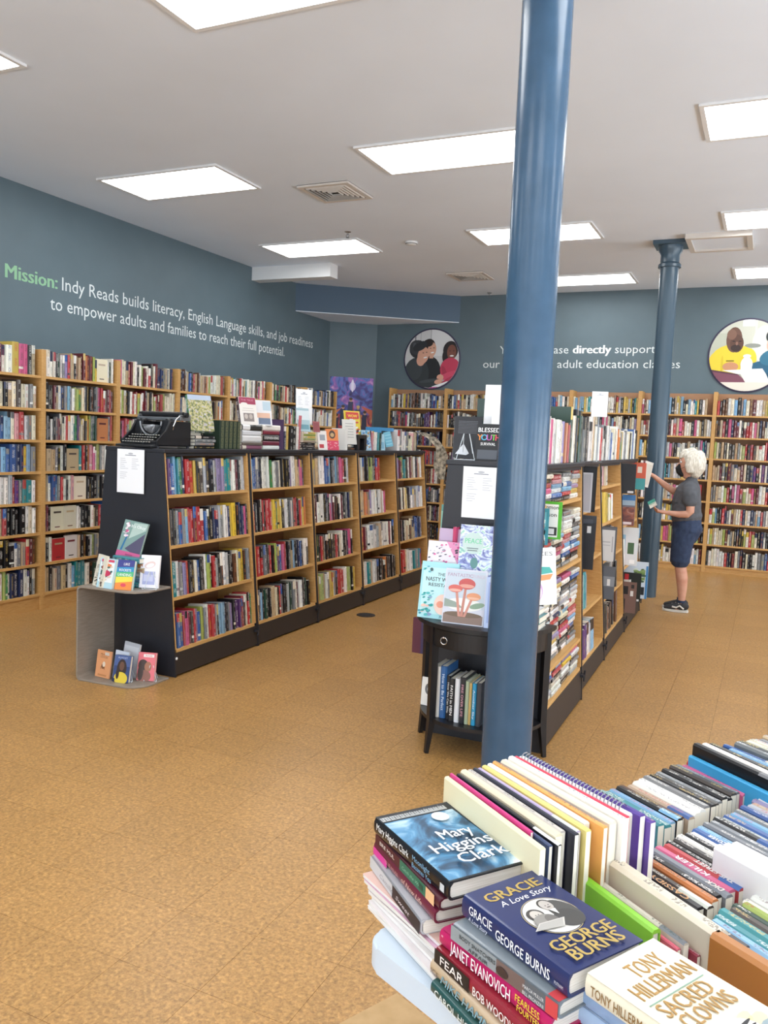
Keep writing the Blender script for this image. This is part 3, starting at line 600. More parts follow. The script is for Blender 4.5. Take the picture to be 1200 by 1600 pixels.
# centre island
cy_ = [4.15, 5.2, 6.27, 7.35, 8.42]; CH = 1.5; CHt, CHb = .25, .335; CXI = -1.295
CZU = [[.215, .40, .905, 1.285], [.175, .50, .82, 1.165], [.165, .45, .74, 1.02, 1.30], [.17, .55, .92, 1.20]]
CHT = [.25, .19, .19, .19]; CHB = [.335, .315, .315, .315]
chw = lambda z, k=0: CHT[k] + (CHB[k] - CHT[k]) * (1 - z / CH)
CR = 1.1; cmw = [Matrix.Translation((CXI, 4.15, 0)) @ Matrix.Rotation(R(CR if k else .6), 4, 'Z') @ frame((0, cy_[k] - 4.15, 0), (0, 1, 0), (-1, 0, 0), (0, 0, 1)) for k in range(4)]
UC = ['nearest', 'second', 'third', 'farthest']
for k in range(4):
    island_unit(cmw[k], cy_[k + 1] - cy_[k], CZU[k], CH, CHT[k], CHB[k], 'black and oak A-frame island bookcase, %s unit of the centre island' % UC[k], 'centre island bookcases', k == 0)
def lying(mw, h, d, t, c, rnd, label, group, flip=False, hard=True, name='hardcover', cat='hardcover', over=None):
    """book lying flat, spine towards -y of mw, x along the spine; mw origin = lower left end of the spine"""
    b = BookMesh(); b.add(t, d, h, over or jit(c, rnd), ink_for(c, rnd), rnd, hard=hard, bands=[(rnd.uniform(.6, .8), jit(rnd.choice('kwcrs'), rnd))] if rnd.random() < .25 else None)
    m = mw @ (frame((h, 0, 0), (0, 0, 1), (0, 1, 0), (-1, 0, 0)))
    return tag(b.build(name, mw=m), label, cat, group)
def stack(mw, n, cols, rnd, where, group, h=.23, d=.155, t=(.02, .035), spread=.012, turn=2):
    z = 0
    for i in range(n):
        c = cols[i % len(cols)]; tt = rnd.uniform(*t); hh = h * rnd.uniform(.88, 1.03)
        lying(mw @ Matrix.Translation((rnd.uniform(0, spread), rnd.uniform(0, spread), z)) @ Matrix.Rotation(R(rnd.uniform(-turn, turn)), 4, 'Z'), hh, d * rnd.uniform(.9, 1), tt, c, rnd,
              '%s book, %s up %s' % (NAME[c], ordi(i) if i else 'lowest', where), group); z += tt + .0006
    return z
# nearest unit: every shelf crammed with flat stacks
gs = 'flat stacks on the nearest centre bookcase'
for j, z in enumerate(CZU[0]):
    for s in range(4):
        n = [6, 16, 12, 6][j]; cc = ['wlskbwaircw', 'wwckrabwsld', 'kswwyvclrnw', 'lwskwprkcaw'][(s + j) % 4]; cc = cc[j:] + cc[:j]
        stack(cmw[0] @ Matrix.Translation((.038 + s * .245, -chw(z) + .012 + (j == 1) * .02, z)), n, cc, rnd, 'in %s stack, %s shelf, nearest centre bookcase' % (['first', 'second', 'third', 'last'][s], SH[j]), gs, h=.222, d=.15, t=(.022, .030) if n != 16 else (.024, .0305), spread=.009, turn=1.5)
CB = [None, ['tewkduuWlaA', 'ppWwwwwqqa', 'wkswkwcwkkw', 'rRwppwlsvksW'], ['dkkdwekdkkde', 'tkwskwdk', 'kswhkKw', 'cwyYwcjww', 'wpkitw'], ['rkkwkdwnkkws', 'wraboswwk', 'skwkttewk', 'KhtotrMwpiQ']]
CUSE = [None, [.8, .55, .7, .75], [.8, .7, .6, .75, .5], [.8, .7, .6, .8]]
for k in (1, 2, 3):
    for j, z in enumerate(CZU[k]):
        gap = (CZU[k] + [CH])[j + 1] - z - .03
        fill(cmw[k] @ Matrix.Translation((.036 + (.12 if (k, j) in ((1, 3), (1, 2), (2, 1), (2, 2), (3, 0), (3, 1), (3, 2)) else 0), -chw(z, k) + .006, z)), cy_[k + 1] - cy_[k] - .072, CB[k][j], rnd, 'x', stuff=censtuff, h=(min(.2, gap * .8), min(.262, gap)), d=(.16, .19), used=CUSE[k][j] * .88, tilt=3, yoff=.014)
tag(censtuff.build('shelved_books'), 'mixed books standing in the three farther centre island bookcases', 'books', kind='stuff')
tag(islstuff.build('shelved_books'), 'mixed books standing in the three farther left island bookcases', 'books', kind='stuff')
# ---- things facing out on the centre island's right side
def face_out(mw, d, h, t, cov, draw, label, name='paperback', cat='paperback', group=None, hard=True, spine=None):
    """book standing with its front cover towards -y of mw; origin = lower left corner of the cover; spine at left"""
    e = empty(name, mw, label, cat, group); r_ = random.Random(int(d * 1e4) + int(mw.translation.x * 1e3))
    b = BookMesh(); b.add(t, d, h, srgb(spine or cov), srgb('ffffff'), r_, hard=hard, cover_front=srgb(cov))
    o = bpy.data.objects.new('cover_and_pages', b.mesh('book_body')); C.objects.link(o); o.parent = e
    o.matrix_local = frame((0, t, 0), (0, -1, 0), (1, 0, 0), (0, 0, 1))
    p = Print(); p.rect(.0005, .0005, d - .0005, h - .0005, cov); draw(p, d, h)
    fm = frame((0, -.0004, 0), (1, 0, 0), (0, 0, 1), (0, -1, 0)); p.build('cover_print', e, fm)
    for a_ in getattr(p, 'panels', []): art_panel('cover_picture', a_[0], e, fm, *a_[1:])
    return e
def lean(x, y, z, yaw, back=12, roll=0):
    """frame for something propped: yaw turns its face (0 = towards -y), back = degrees tipped back"""
    if x < -3.3 and y > 4.19 and z > 1.2: x -= (y - 4.2) * .0122
    return Matrix.Translation((x, y, z)) @ Matrix.Rotation(R(yaw), 4, 'Z') @ Matrix.Rotation(R(-back), 4, 'X') @ Matrix.Rotation(R(roll), 4, 'Y')
def plain(*shapes):
    def f(p, d, h):
        for s in shapes:
            if s[0] == 'r': p.rect(s[2] * d, s[3] * h, s[4] * d, s[5] * h, s[1])
            elif s[0] == 'n': p.n += 1; p.panels = getattr(p, 'panels', []) + [(s[1], s[2] * d, s[3] * h, s[4] * d, s[5] * h, p.n * p.step)]
            elif s[0] == 'e': p.ell(s[2] * d, s[3] * h, s[4] * d, s[5] * h, s[1], s[6] if len(s) > 6 else 0)
            elif s[0] == 'p': p.poly([(a * d, b * h) for a, b in s[2]], s[1])
            elif s[0] == 't': p.text(s[2], s[3] * d, s[4] * h, s[5], s[1], bold=s[6] if len(s) > 6 else 0, center=True, width=s[7] * d if len(s) > 7 else None)
            elif s[0] == 'b': p.blobs(s[3] * d, s[4] * h, s[5] * d, s[6] * h, s[2], s[7], s[8], random.Random(s[1]))
    return f
go = 'books leaning face out along the centre island'
X0 = CXI + CHt
def jut(x1, y, z0, W, h, t, cov, draw, label, yaw=3, back=1):
    return face_out(lean(x1 - W, y, z0 + .002, yaw, back), W, h, t, cov, draw, label, group=go)
jut(-.955, 4.252, 1.11, .17, .195, .012, '58b531', plain(('r', 'f2f4ee', .1, .05, .9, .93), ('t', '222222', 'common', .6, .8, .03, .01, .6), ('t', '222222', 'reason', .6, .6, .03, .01, .5), ('r', '2a2c2a', .3, .1, .88, .32), ('r', 'e8e8e8', .5, .13, .8, .28)), 'white workbook with bright green border jutting from the nearest centre bookcase')
jut(-1.012, 4.215, 1.08, .12, .19, .012, '4aa3b5', plain(('r', '7cc4d0', .1, .5, .9, .9), ('r', 'f0f4f4', .6, .06, .9, .2)), 'teal paperback in front of the green-bordered workbook')
jut(-.962, 5.245, .822, .25, .29, .012, '23242a', plain(('r', 'd8d8d8', .80, .80, .90, .95)), 'large black portfolio with white price sticker on the second centre bookcase')
jut(-.968, 5.30, .93, .2, .23, .012, '3a3b42', plain(('r', '50525a', .1, .1, .9, .9)), 'dark grey folder just behind the black portfolio')
jut(-1.02, 5.50, 1.168, .22, .30, .012, '17171a', plain(('r', '26262a', .04, .04, .96, .96)), 'black album behind the wire-bound notebooks, second centre bookcase')
jut(-1.035, 5.44, 1.168, .2, .26, .012, 'c9cbd0', plain(('r', 'b4b6bc', .04, .04, .96, .96)), 'silver-grey folder behind the wire-bound notebooks')
jut(-1.012, 6.335, .742, .15, .235, .008, 'd9dadc', plain(('r', 'b0b2b6', .3, .6, .8, .63), ('r', 'b0b2b6', .3, .5, .8, .52), ('r', 'a8a8ae', .88, .3, .93, .8)), 'pale grey booklet jutting from the third centre bookcase')
jut(-1.003, 6.36, .742, .16, .26, .012, '5a5b60', plain(('r', '6b6c72', .04, .04, .96, .96)), 'dark grey book behind the pale grey booklet')
jut(-.991, 6.325, .452, .16, .25, .012, '62666e', plain(('r', '8d9299', 0, .4, 1, .7), ('r', 'e6e6e6', .66, .42, .8, .62)), 'grey banded hardcover with white label on the third centre bookcase')
jut(-.960, 7.335, .172, .25, .27, .012, '7a5d54', plain(('r', '1d1b1c', .46, .6, .72, .86), ('r', '262324', .46, .1, .64, .45), ('r', 'e4e0dc', .8, .55, .9, .72), ('r', '2f2b2a', .82, .8, .92, .92)), 'brown album with two dark photographs on its cover')
jut(-1.04, 7.40, 1.202, .2, .26, .02, '24262c', plain(('r', 'd8d8dc', .7, .03, .95, .1)), 'black hardcover with small white label, farthest centre bookcase')
jut(-1.035, 7.44, .922, .2, .27, .02, '5c7f9a', plain(('r', '3f78b4', 0, .8, 1, 1), ('r', '9fb4c6', 0, .66, 1, .82), ('r', '6f6d78', 0, .45, 1, .66), ('n', 'canyon_print', 0, 0, 1, .6), ('r', 'e6d8dc', .5, .04, .9, .12)), 'large book with a blue sky and red canyon cover')
jut(-1.008, 7.60, .552, .22, .34, .015, 'e3e6e8', plain(('r', '9cc7de', .22, .02, .5, .8), ('r', '4c6b4a', .6, .3, .85, .6), ('r', 'ffffff', .7, .05, .9, .15)), 'white and pale blue magazine jutting out near the woman')
jut(-.998, 7.9, .172, .25, .27, .02, '1f2623', plain(('r', 'c03038', .4, .7, .55, .95), ('r', 'e0e0e0', .88, .03, .96, .1)), 'black-green hardcover low on the farthest centre bookcase')
jut(-.968, 8.12, .172, .26, .35, .02, 'd6e2ee', plain(('r', '24282e', .3, .1, .9, .32), ('r', '7c9a54', .5, .45, .9, .75), ('b', 9, ['8ea86a', 'dfe8e0', '46604a'], .4, .4, 1, .85, 16, .03), ('r', '3f86c0', .93, 0, 1, .9)), 'white, blue and green picture book at the far shelf end')
jut(-1.075, 8.31, 1.202, .13, .26, .02, 'd8654a', plain(('r', '4aa0a4', 0, 0, 1, .42), ('r', 'f0e0d0', .4, .62, .72, .85)), 'coral and teal paperback nearest the reaching hand')
# spiral notebooks' coils, second unit top shelf
# ---- on top of the centre island
gt = 'books standing on top of the centre island'
def top_row(y0, y1, s, xf, ht, lab, hr, dr=(.15, .2), z=CH, cxi=None, tilt=0, used=1, ctr=None):
    mw = Matrix.Translation((xf - (y0 - 4.15) * .0192 - (.045 if y0 > 5.2 else 0), y0, z)) @ Matrix.Rotation(R(CR), 4, 'Z') @ frame((0, 0, 0), (0, 1, 0), (-1, 0, 0), (0, 0, 1)); fill(mw, y1 - y0, s, rnd, lab, ht, h=hr, d=dr, used=used, tilt=tilt, yoff=.01)
top_row(4.3, 4.92, 'wpwlswWwcvoerk', -1.05, gt, 'centre island top, run beside the near column', (.22, .26))
top_row(4.93, 5.25, 'hCkdH', -1.05, gt, 'centre island top, dark green run', (.27, .33), (.2, .25))
top_row(5.26, 5.75, 'kkKsSK', -1.05, gt, 'centre island top, tallest black run', (.32, .36), (.22, .27))
top_row(5.76, 6.0, 'WWt', -1.05, gt, 'centre island top, tall white run', (.3, .33), (.2, .24))
top_row(6.02, 8.38, 'wwwrwswkwwlwbwclwwoqgywnwswwckwwblwk', -1.05, gt, 'centre island top, long far run', (.23, .28), (.17, .21))
# extra row behind, seen over the others
fill(frame((-1.32, 4.5, CH), (0, 1, 0), (-1, 0, 0), (0, 0, 1)), 1.4, 'HhHHewwtrbwkwKKsw', rnd, 'back row of the centre island top', gt, h=(.3, .36), d=(.18, .2), used=1)
def sign_card(mw, w_, h_, label, lines=True, stand=True, name='sign_holder', bottom=0, title=None, post=0):
    e = empty(name, mw, label, 'sign'); box('paper', 'white', 0, w_, 0, .002, bottom, bottom + h_, parent=e)
    p = Print(); p.rect(0.002, bottom + .002, w_ - .002, bottom + h_ - .002, 'f4f5f8')
    if lines:
        p.ell(w_ / 2, bottom + h_ * .9, w_ * .09, h_ * .02, 'b8bac2'); p.rect(w_ * .3, bottom + h_ * .855, w_ * .7, bottom + h_ * .87, '7a7e8c')
        r_ = random.Random(3)
        for k in range(11):
            zz = bottom + h_ * (.78 - .045 * k)
            if k == 6: continue
            p.rect(w_ * .12, zz, w_ * (.12 + r_.uniform(.15, .3)), zz + h_ * .008, 'b6b8c0')
            if k < 6: p.rect(w_ * .55, zz, w_ * (.55 + r_.uniform(.15, .3)), zz + h_ * .008, 'b6b8c0')
    if title: p.text(title, w_ / 2, bottom + h_ * .845, h_ * .035, '4a4e60', bold=.02, center=True)
    p.build('printed_sheet', e, frame((0, -.0005, 0), (1, 0, 0), (0, 0, 1), (0, -1, 0)))
    if post: box('post', 'steel', w_ / 2 - .004, w_ / 2 + .004, .001, .005, -post, .02, parent=e); box('foot', 'steel', w_ / 2 - .03, w_ / 2 + .03, -.03, .03, -post, -post + .002, parent=e)
    if stand:
        box('clear_foot', 'steel', 0, w_, -.04, .05, -.002 + 0, .003, parent=e)
    return e
sign_card(lean(-1.03 - .02, 5.35, CH + .29, 20, 3), .1, .16, 'small white sign card standing above the centre island books', stand=False, post=.288, title='NONFICTION' if 0 else None)
sign_card(lean(-1.46, 4.42, CH + .0, 5, 4), .10, .42, 'tall blank white card standing on the centre island end', lines=False, stand=True)
# end panel sheets
sign_card(Matrix.Translation((-1.46, 4.15 - .012, 1.20)), .2, .27, 'white price list sheet taped to the centre island end panel', stand=False, name='paper_sheet', title='BOOK PRICES' if 0 else None)
sign_card(Matrix.Translation((-3.875, 4.2 - .012, 1.175)), .225, .285, 'white price list sheet taped to the left island end panel', stand=False, name='paper_sheet')
# easel, black card, books on the centre island end
def wire_easel(mw, label, s=1.0, m='white'):
    e = empty('wire_easel', mw, label, 'easel', 'wire book easels'); M['whitewire'] = M.get('whitewire') or mat('white_wire', 'd4dade', .35)
    for sx in (-1, 1):
        MB().tube([(sx * .055 * s, -.035 * s, .012), (sx * .055 * s, -.03 * s, .002), (sx * .05 * s, .0, .002), (sx * .015 * s, .01 * s, .14 * s)], .0022, 6).build('side_wire', 'whitewire', e)
        MB().tube([(sx * .015 * s, .01 * s, .14 * s), (sx * .03 * s, .09 * s, .002)], .0022, 6).build('prop_wire', 'whitewire', e)
    MB().tube([(-.053 * s, -.01 * s, .003), (.053 * s, -.01 * s, .003)], .002, 6).build('cross_wire', 'whitewire', e)
    return e
wire_easel(lean(-1.475, 4.2, CH, 10, 0), 'white wire easel holding the black leaflet on the centre island end', 1.0)
face_out(lean(-1.565, 4.24, CH + .008, 14, 14), .15, .235, .006, '1f2026', plain(*[('r', '8a8c94', .15, .88 - .035 * k, .85, .885 - .035 * k) for k in range(9)], ('p', 'd6d8dc', [(.1, .1), (.38, .35), (.6, .12), (.5, .08)])), 'black leaflet with tiny white text on a wire easel', name='leaflet', cat='leaflet', spine='e8e8ea')
face_out(lean(-1.425, 4.2, CH, 4, 10), .135, .2, .018, '17171b', plain(('t', 'f4f4f4', 'BLESSED', .5, .78, .034, .012, .88), ('t', 'e08a3c', 'Y', .14, .56, .045, .02), ('t', '58b6d8', 'O', .32, .56, .045, .02), ('t', 'c558b0', 'U', .52, .56, .045, .02), ('t', '7cc05a', 'T', .7, .56, .045, .02), ('t', 'd84a5a', 'H', .87, .56, .045, .02), ('t', 'f4f4f4', 'SURVIVAL', .5, .42, .022, .01, .6), ('r', '50545c', .1, .05, .9, .3)), 'black book reading BLESSED YOUTH SURVIVAL on the centre island end')
lm = lean(-1.48, 4.30, CH, 4, 8)
face_out(lm, .12, .12, .02, 'dfe6ee', plain(*[('r', '33445e', 0, .08 + .16 * k, 1, .16 + .16 * k) for k in range(5)]), 'blue and white striped book behind the wire easel')
face_out(lean(-1.40, 4.36, CH, 8, 14), .16, .27, .012, 'f2f0f0', plain(('e', 'c4455c', .62, .55, .36, .36), ('t', 'f6f4f4', '(NA', .64, .42, .04, .01)), 'white book with a crimson disc, behind the black book')
# ================================================================== ON TOP OF THE LEFT ISLAND
TZ = IH
def TF(y, x=-3.56, z=TZ): return Matrix.Translation((x - (y - 4.2) * .0122, y, z)) @ Matrix.Rotation(R(.7), 4, 'Z') @ frame((0, 0, 0), (0, 1, 0), (-1, 0, 0), (0, 0, 1))
gl = 'books on top of the left island'
def typewriter(mw):
    e = empty('typewriter', mw, 'antique black upright typewriter on the near end of the left island', 'typewriter')
    b = MB()
    b.prism([(-.17, 0), (.0, -.02), (.0, .03), (-.17, .012)], 0, 0, 'X') if 0 else None
    for sx in (-.17, .155): b.prism([(0, .012), (.36, .012), (.36, .16), (.14, .16), (.10, .10), (0, .04)], sx, sx + .015, 'X')
    b.box(-.17, .17, .0, .015, .008, .04).box(-.17, .17, .345, .36, .008, .16).box(-.155, .155, .015, .345, .008, .02)
    b.box(-.155, .155, .18, .345, .02, .13); b.build('frame', 'blk2', e, bevel=.003)
    for x_ in (-.155, .09): MB().prism([(.125, .10), (.14, .165), (.20, .165), (.20, .06), (.125, .06)], x_, x_ + .065, 'X').build('front_plate', 'blk2', e, bevel=.003)
    MB().tube([(.1 * math.cos(R(a)), .122, .155 + .085 * math.sin(R(a))) for a in range(180, 361, 15)], .007, 8).build('type_basket_ring', 'steel', e, smooth=True)
    tb_ = MB()
    for a in range(200, 341, 7): tb_.tube([(.088 * math.cos(R(a)), .128, .155 + .07 * math.sin(R(a))), (.02 * math.cos(R(a)), .165, .135)], .0016, 4)
    tb_.build('type_bars', 'steel', e)['kind'] = 'stuff'
    kt = MB().lathe([(.0062, 0), (.0072, .002), (.0062, .004)], 12).build('key', 'white', e); kr = mat('key_face', 'b9b6ac', .3)
    kt.data.materials[0] = kr; ks = []
    for r in range(4):
        for i in range(11):
            ks.append((-.125 + i * .0245 + r * .006 - .009, -.012 + r * .026, .03 + r * .014))
    kt.location = ks[0]
    for p in ks[1:]:
        o = kt.copy(); C.objects.link(o); o.parent = e; o.location = p
    l = MB()
    for x, y, z in ks: l.tube([(x, y, z), (x, y + .004, z - .014), (x, .12, z - .02)], .0012, 4)
    l.build('key_levers', 'blk2', e)['kind'] = 'stuff'
    box('space_bar', 'blk2', -.085, .085, -.045, -.032, .022, .03, parent=e, bevel=.002)
    b = MB().prism([(-.055, .0), (-.055, .012), (.01, .02), (.01, .0)], -.165, .165, 'X'); b.build('front_lip', 'blk2', e, bevel=.002)
    MB().box(-.205, .205, .20, .225, .165, .185).box(-.19, .19, .29, .32, .165, .19).box(-.2, -.19, .2, .32, .165, .2).box(.19, .2, .2, .32, .165, .2).build('carriage', 'steel', e, bevel=.002)
    MB().tube([(-.19, .255, .2), (.19, .255, .2)], .018, 20).build('platen', 'blk2', e, smooth=True)
    for sx in (-1, 1): MB().tube([(sx * .2, .255, .2), (sx * .225, .255, .2)], .016, 16).build('platen_knob', 'blk2', e, smooth=True)
    MB().tube([(-.17, .21, .215), (.17, .21, .215)], .003, 6).build('paper_bail', 'chrome', e)
    MB().tube([(.2, .2, .19), (.21, .15, .17), (.212, .12, .13), (.20, .13, .11)], .004, 6).build('return_lever', 'chrome', e)
    for sx in (-1, 1): MB().lathe([(.027, .163), (.027, .172), (.012, .176)], 20, (sx * .12, .18)).build('ribbon_spool', 'blk2', e)
    for x in (-.16, .16):
        for y in (.02, .34): MB().lathe([(.011, -.004), (.011, .01)], 12, (x, y)).build('rubber_foot', 'black', e)
typewriter(Matrix.Translation((-3.755, 4.25, TZ + .004)) @ Matrix.Rotation(R(-3), 4, 'Z') @ Matrix.Diagonal((.94, .9, 1.1, 1)))
stack(TF(4.60, -3.56), 4, 'kssk', rnd, 'in the grey stack right of the typewriter', gl, h=.22, d=.16, t=(.02, .028))
lying(TF(4.60, -3.56, TZ + .108), .2, .15, .014, 'h', rnd, 'thin dark green book closing the grey stack by the typewriter', gl)
face_out(lean(-3.60, 4.60, TZ + .124, 70, 14), .19, .255, .03, '9c9a7a', plain(('n', 'meadow_print', 0, 0, 1, .86), ('r', 'aebcd0', 0, .86, 1, 1)), 'book with a flower meadow painting cover and green spine by the typewriter', spine='4a7a56')
lying(TF(4.88, -3.72, TZ), .22, .14, .155, 'k', rnd, 'thick black box volume hidden behind the dark green set', gl)
e = face_out(lean(-3.80, 4.93, TZ + .157, 60, 10), .11, .14, .03, '3c4240', plain(('r', '5a605c', .1, .1, .9, .9)), 'small grey-green book propped behind the dark green volumes', spine='dedad0')
# five dark green volumes with gilt panels
for i in range(5):
    mwv = TF(4.87 + i * .052, -3.55); ev = empty('hardcover', mwv, 'dark green gilt-tooled volume, %s of the matching set of five' % ['leftmost', 'second', 'middle', 'fourth', 'rightmost'][i], 'hardcover', 'five dark green gilt volumes')
    b = BookMesh(); b.add(.05, .14, .205, srgb('26352a'), srgb('8a8a5a', 0), rnd); o = bpy.data.objects.new('cover_and_pages', b.mesh('volume')); C.objects.link(o); o.parent = ev
    p = Print()
    for k in range(5):
        z0 = .008 + k * .039
        for m_ in (.000, .005, .010):
            p.rect(.012 + m_ / 2, z0 + m_, .038 - m_ / 2, z0 + .034 - m_, '8d9068'); p.rect(.0135 + m_ / 2, z0 + .0015 + m_, .0365 - m_ / 2, z0 + .0325 - m_, '26352a')
    p.build('gilt_spine_panels', ev, frame((0, -.0003, 0), (1, 0, 0), (0, 0, 1), (0, -1, 0)))
# white hardcover stack with leaning books
def lay_t(mw, h, d, t, cov, ink, title, label, group=gl, hard=True, band=None, tw=.75):
    e = empty('hardcover', mw, label, 'hardcover', group); b = BookMesh(); b.add(t, d, h, srgb(cov), srgb(ink, 0), rnd, hard=hard, bands=[(band[0], srgb(band[1]))] if band else None)
    o = bpy.data.objects.new('cover_and_pages', b.mesh('body')); C.objects.link(o); o.parent = e; o.matrix_local = frame((h, 0, 0), (0, 0, 1), (0, 1, 0), (-1, 0, 0))
    if title:
        p = Print(); p.text(title, h / 2, t * .3, t * .6, ink, center=True, bold=.02, width=h * tw); p.build('spine_print', e, frame((0, -.0003, 0), (1, 0, 0), (0, 0, 1), (0, -1, 0)))
    return e
z = TZ
for i, (c, k, t, lab, bd) in enumerate([('8c5a70', 'e8d8e0', .03, 'mauve hardcover at the bottom of the white stack', (.8, 'd8d0c0')), ('6a6058', 'e0d8c8', .022, 'brown-grey hardcover second in the white stack', None), ('dcdcdc', '88888c', .05, 'thick white hardcover in the middle of the white stack', None), ('d6d8dc', '707078', .038, 'white hardcover with grey title below the black one', None), ('2a2c2c', 'c8c8c8', .042, 'black and white hardcover topping the white stack', (.62, 'e6e6e6'))]):
    lay_t(TF(5.16, -3.555, z) @ Matrix.Rotation(R(rnd.uniform(-2, 2)), 4, 'Z'), .26, .17, t, c, k, None, lab, band=bd); z += t + .0006
face_out(lean(-3.60, 5.20, z, 68, 14), .155, .215, .042, 'e8e2dc', plain(('r', '9c2f50', .02, .74, .98, .99), ('t', 'd88aa4', 'THE TRUE', .5, .86, .018, 0, .7), ('e', 'e8e2dc', .3, .75, .2, .05), ('r', 'c8beb8', .2, .58, .8, .6), ('r', 'c8beb8', .15, .5, .85, .52), ('r', '8a7f7c', .2, .12, .8, .42), ('e', 'c4b8b0', .35, .3, .1, .09), ('e', 'b8aca4', .62, .3, .1, .09)), 'white and maroon book with photo strip leaning on the white stack', spine='3a2028')
face_out(lean(-3.60, 5.40, z, 64, 12), .15, .2, .02, 'e6e6ea', plain(('r', 'bcd0dc', .5, .6, 1, .95), ('r', 'e2b8a0', .1, .3, .9, .5), ('r', '6a7a94', .2, .05, .9, .3)), 'pale book with peach and blue cover leaning beside the maroon one')
z = TZ
for c, k, t, ti, lab in [('e4e8e4', '2f7a5c', .03, None, 'white and green hardcover under the maroon novels'), ('6c2038', 'd89aa8', .034, 'THE STAND', 'maroon hardcover below the large-lettered black novel'), ('1e1a1c', 'f2f0ee', .05, 'STEPHEN KING', 'thick black hardcover with STEPHEN KING in white on its spine'), ('7a2438', 'e0a0a8', .03, None, 'maroon hardcover above the large-lettered black novel')]:
    lay_t(TF(5.445, -3.555, z), .235, .16, t, c, k, ti if k != 'd89aa8' else None, lab, tw=.9); z += t + .0006
lay_t(TF(5.44, -3.56, z), .26, .2, .045, 'eeeae4', '5a5a5a', None, 'thick white book lying on the maroon novels')
face_out(lean(-3.62, 5.50, z + .046, 64, 10), .09, .15, .01, '8a8078', plain(('b', 8, ['c88a5a', 'e6d6a0', '4a5a6a', '6a4a3c'], 0, 0, 1, 1, 24, .02)), 'small painted-cover paperback propped on the white book')
lay_t(frame((-3.56 - 1.5 * .0122, 5.70, TZ + .24), (0, 0, -1), (-1, 0, 0)), .24, .16, .062, '4a3358', 'c8a8d0', None, 'tall purple hardcover standing beside the maroon novels')
fill(TF(5.775, -3.56), .235, 'nykKw', rnd, 'the short run right of the purple hardcover', gl, h=(.18, .215), used=1)
lay_t(frame((-3.56 - 1.82 * .0122, 6.02, TZ + .285), (0, 0, -1), (-1, 0, 0)) @ Matrix.Rotation(R(3), 4, 'Z'), .285, .02, .02, 'c87078', 'f0e0e0', None, 'tall thin salmon book standing by the yellow stack')
stack(TF(6.065, -3.56), 3, 'kdk', rnd, 'under the yellow paperbacks', gl, h=.25, d=.16, t=(.018, .024))
zz = TZ + .064
for i in range(5): lying(TF(6.08, -3.56, zz + i * .0175), .2, .13, .017, 'tjyjy'[i], rnd, '%s paperback, %s up in the yellow stack' % (NAME['tjyjy'[i]], ORD[i] if i else 'lowest'), gl, hard=False)
face_out(lean(-3.60, 6.05, zz + .09, 72, 10), .14, .2, .004, 'a8c4cc', plain(('r', 'd8e4e8', 0, .5, 1, .9), ('r', '6a9aa8', .1, .1, .9, .3)), 'pale blue greeting card leaning on the yellow stack', name='card', cat='card')
sign_card(lean(-3.70, 6.18, TZ + .22, 70, 3), .18, .30, 'tall white printed sign above the yellow stack on the left island', name='sign_holder', stand=False, post=.218)
MB().tube([(0, 0, 0), (0, 0, .22)], .004, 8).build('sign_post', 'chrome', sc.objects.get('sign_holder.003') or None, None) if 0 else None
face_out(lean(-3.59, 6.30, zz + .09, 66, 12), .07, .095, .004, 'a05a5e', plain(('r', '8c4448', .1, .1, .9, .9)), 'small brick-red card on the yellow stack', name='card', cat='card')
lying(TF(6.36, -3.70, TZ), .42, .14, .03, 't', rnd, 'long tan book lying behind the orange paperback', gl)
face_out(lean(-3.57, 6.37, TZ, 74, 10), .11, .17, .012, 'ece6e2', plain(('r', 'c03a44', .1, .1, .6, .3), ('r', '9aa0a8', .2, .5, .8, .8)), 'white paperback left of the orange and pink one')
face_out(lean(-3.56, 6.50, TZ, 74, 8), .155, .19, .012, 'e58a4e', plain(('r', 'dc4a68', 0, 0, 1, .45), ('e', '4c3a34', .5, .74, .26, .2), ('e', 'c8a878', .5, .72, .16, .1), ('b', 4, ['e8a0a8', 'f0c0c0'], 0, .05, 1, .4, 16, .012)), 'orange and pink paperback facing out on the left island')
lay_t(frame((-3.56 - 2.66 * .0122, 6.86, TZ + .2), (0, 0, -1), (-1, 0, 0)), .2, .15, .05, 'e8e6e2', '1e1e20', None, 'black and white spotted spine standing by the orange book')
e = sc.objects[-1] if 0 else None
stack(TF(6.93, -3.56), 2, 'ds', rnd, 'under the pale grey leaflet', gl, h=.2, d=.15, t=(.022, .026))
face_out(lean(-3.60, 6.90, TZ + .055, 70, 8), .17, .235, .01, 'dcdad4', plain(*[('r', 'a8a8a4', .2, .82 - .11 * k, .8, .85 - .11 * k) for k in range(6)]), 'pale grey leaflet of printed lines propped on two dark books', name='leaflet', cat='leaflet')
b = empty('bookend', TF(7.06, -3.56), 'black arched bookend on the left island', 'bookend'); MB().box(0, .05, -.03, .1, 0, .13).box(.15, .2, -.03, .1, 0, .13).box(0, .2, -.03, .1, .11, .15).build('body', 'blk2', b, bevel=.006)
face_out(lean(-3.66, 7.06, TZ + .10, 68, 10), .2, .28, .008, 'e0c640', plain(('b', 11, ['20202a', 'c8443c', 'e8d040', 'f0f0ea', '3c6ca8', '20202a'], 0, 0, 1, 1, 50, .03), ('r', 'c83c38', .1, .72, .9, .95), ('t', 'f0d850', 'COMICS' if 0 else 'WOW', .5, .77, .04, .02, .6)), 'busy yellow and red comic book facing out')
face_out(lean(-3.55, 7.22, TZ, 76, 10), .13, .2, .01, '9cc0d8', plain(('b', 12, ['e6b640', '3c6ca8', 'e8e8e4', 'c89030', '58a0c8'], 0, 0, 1, 1, 40, .02)), 'blue and gold comic book in front of the bookend')
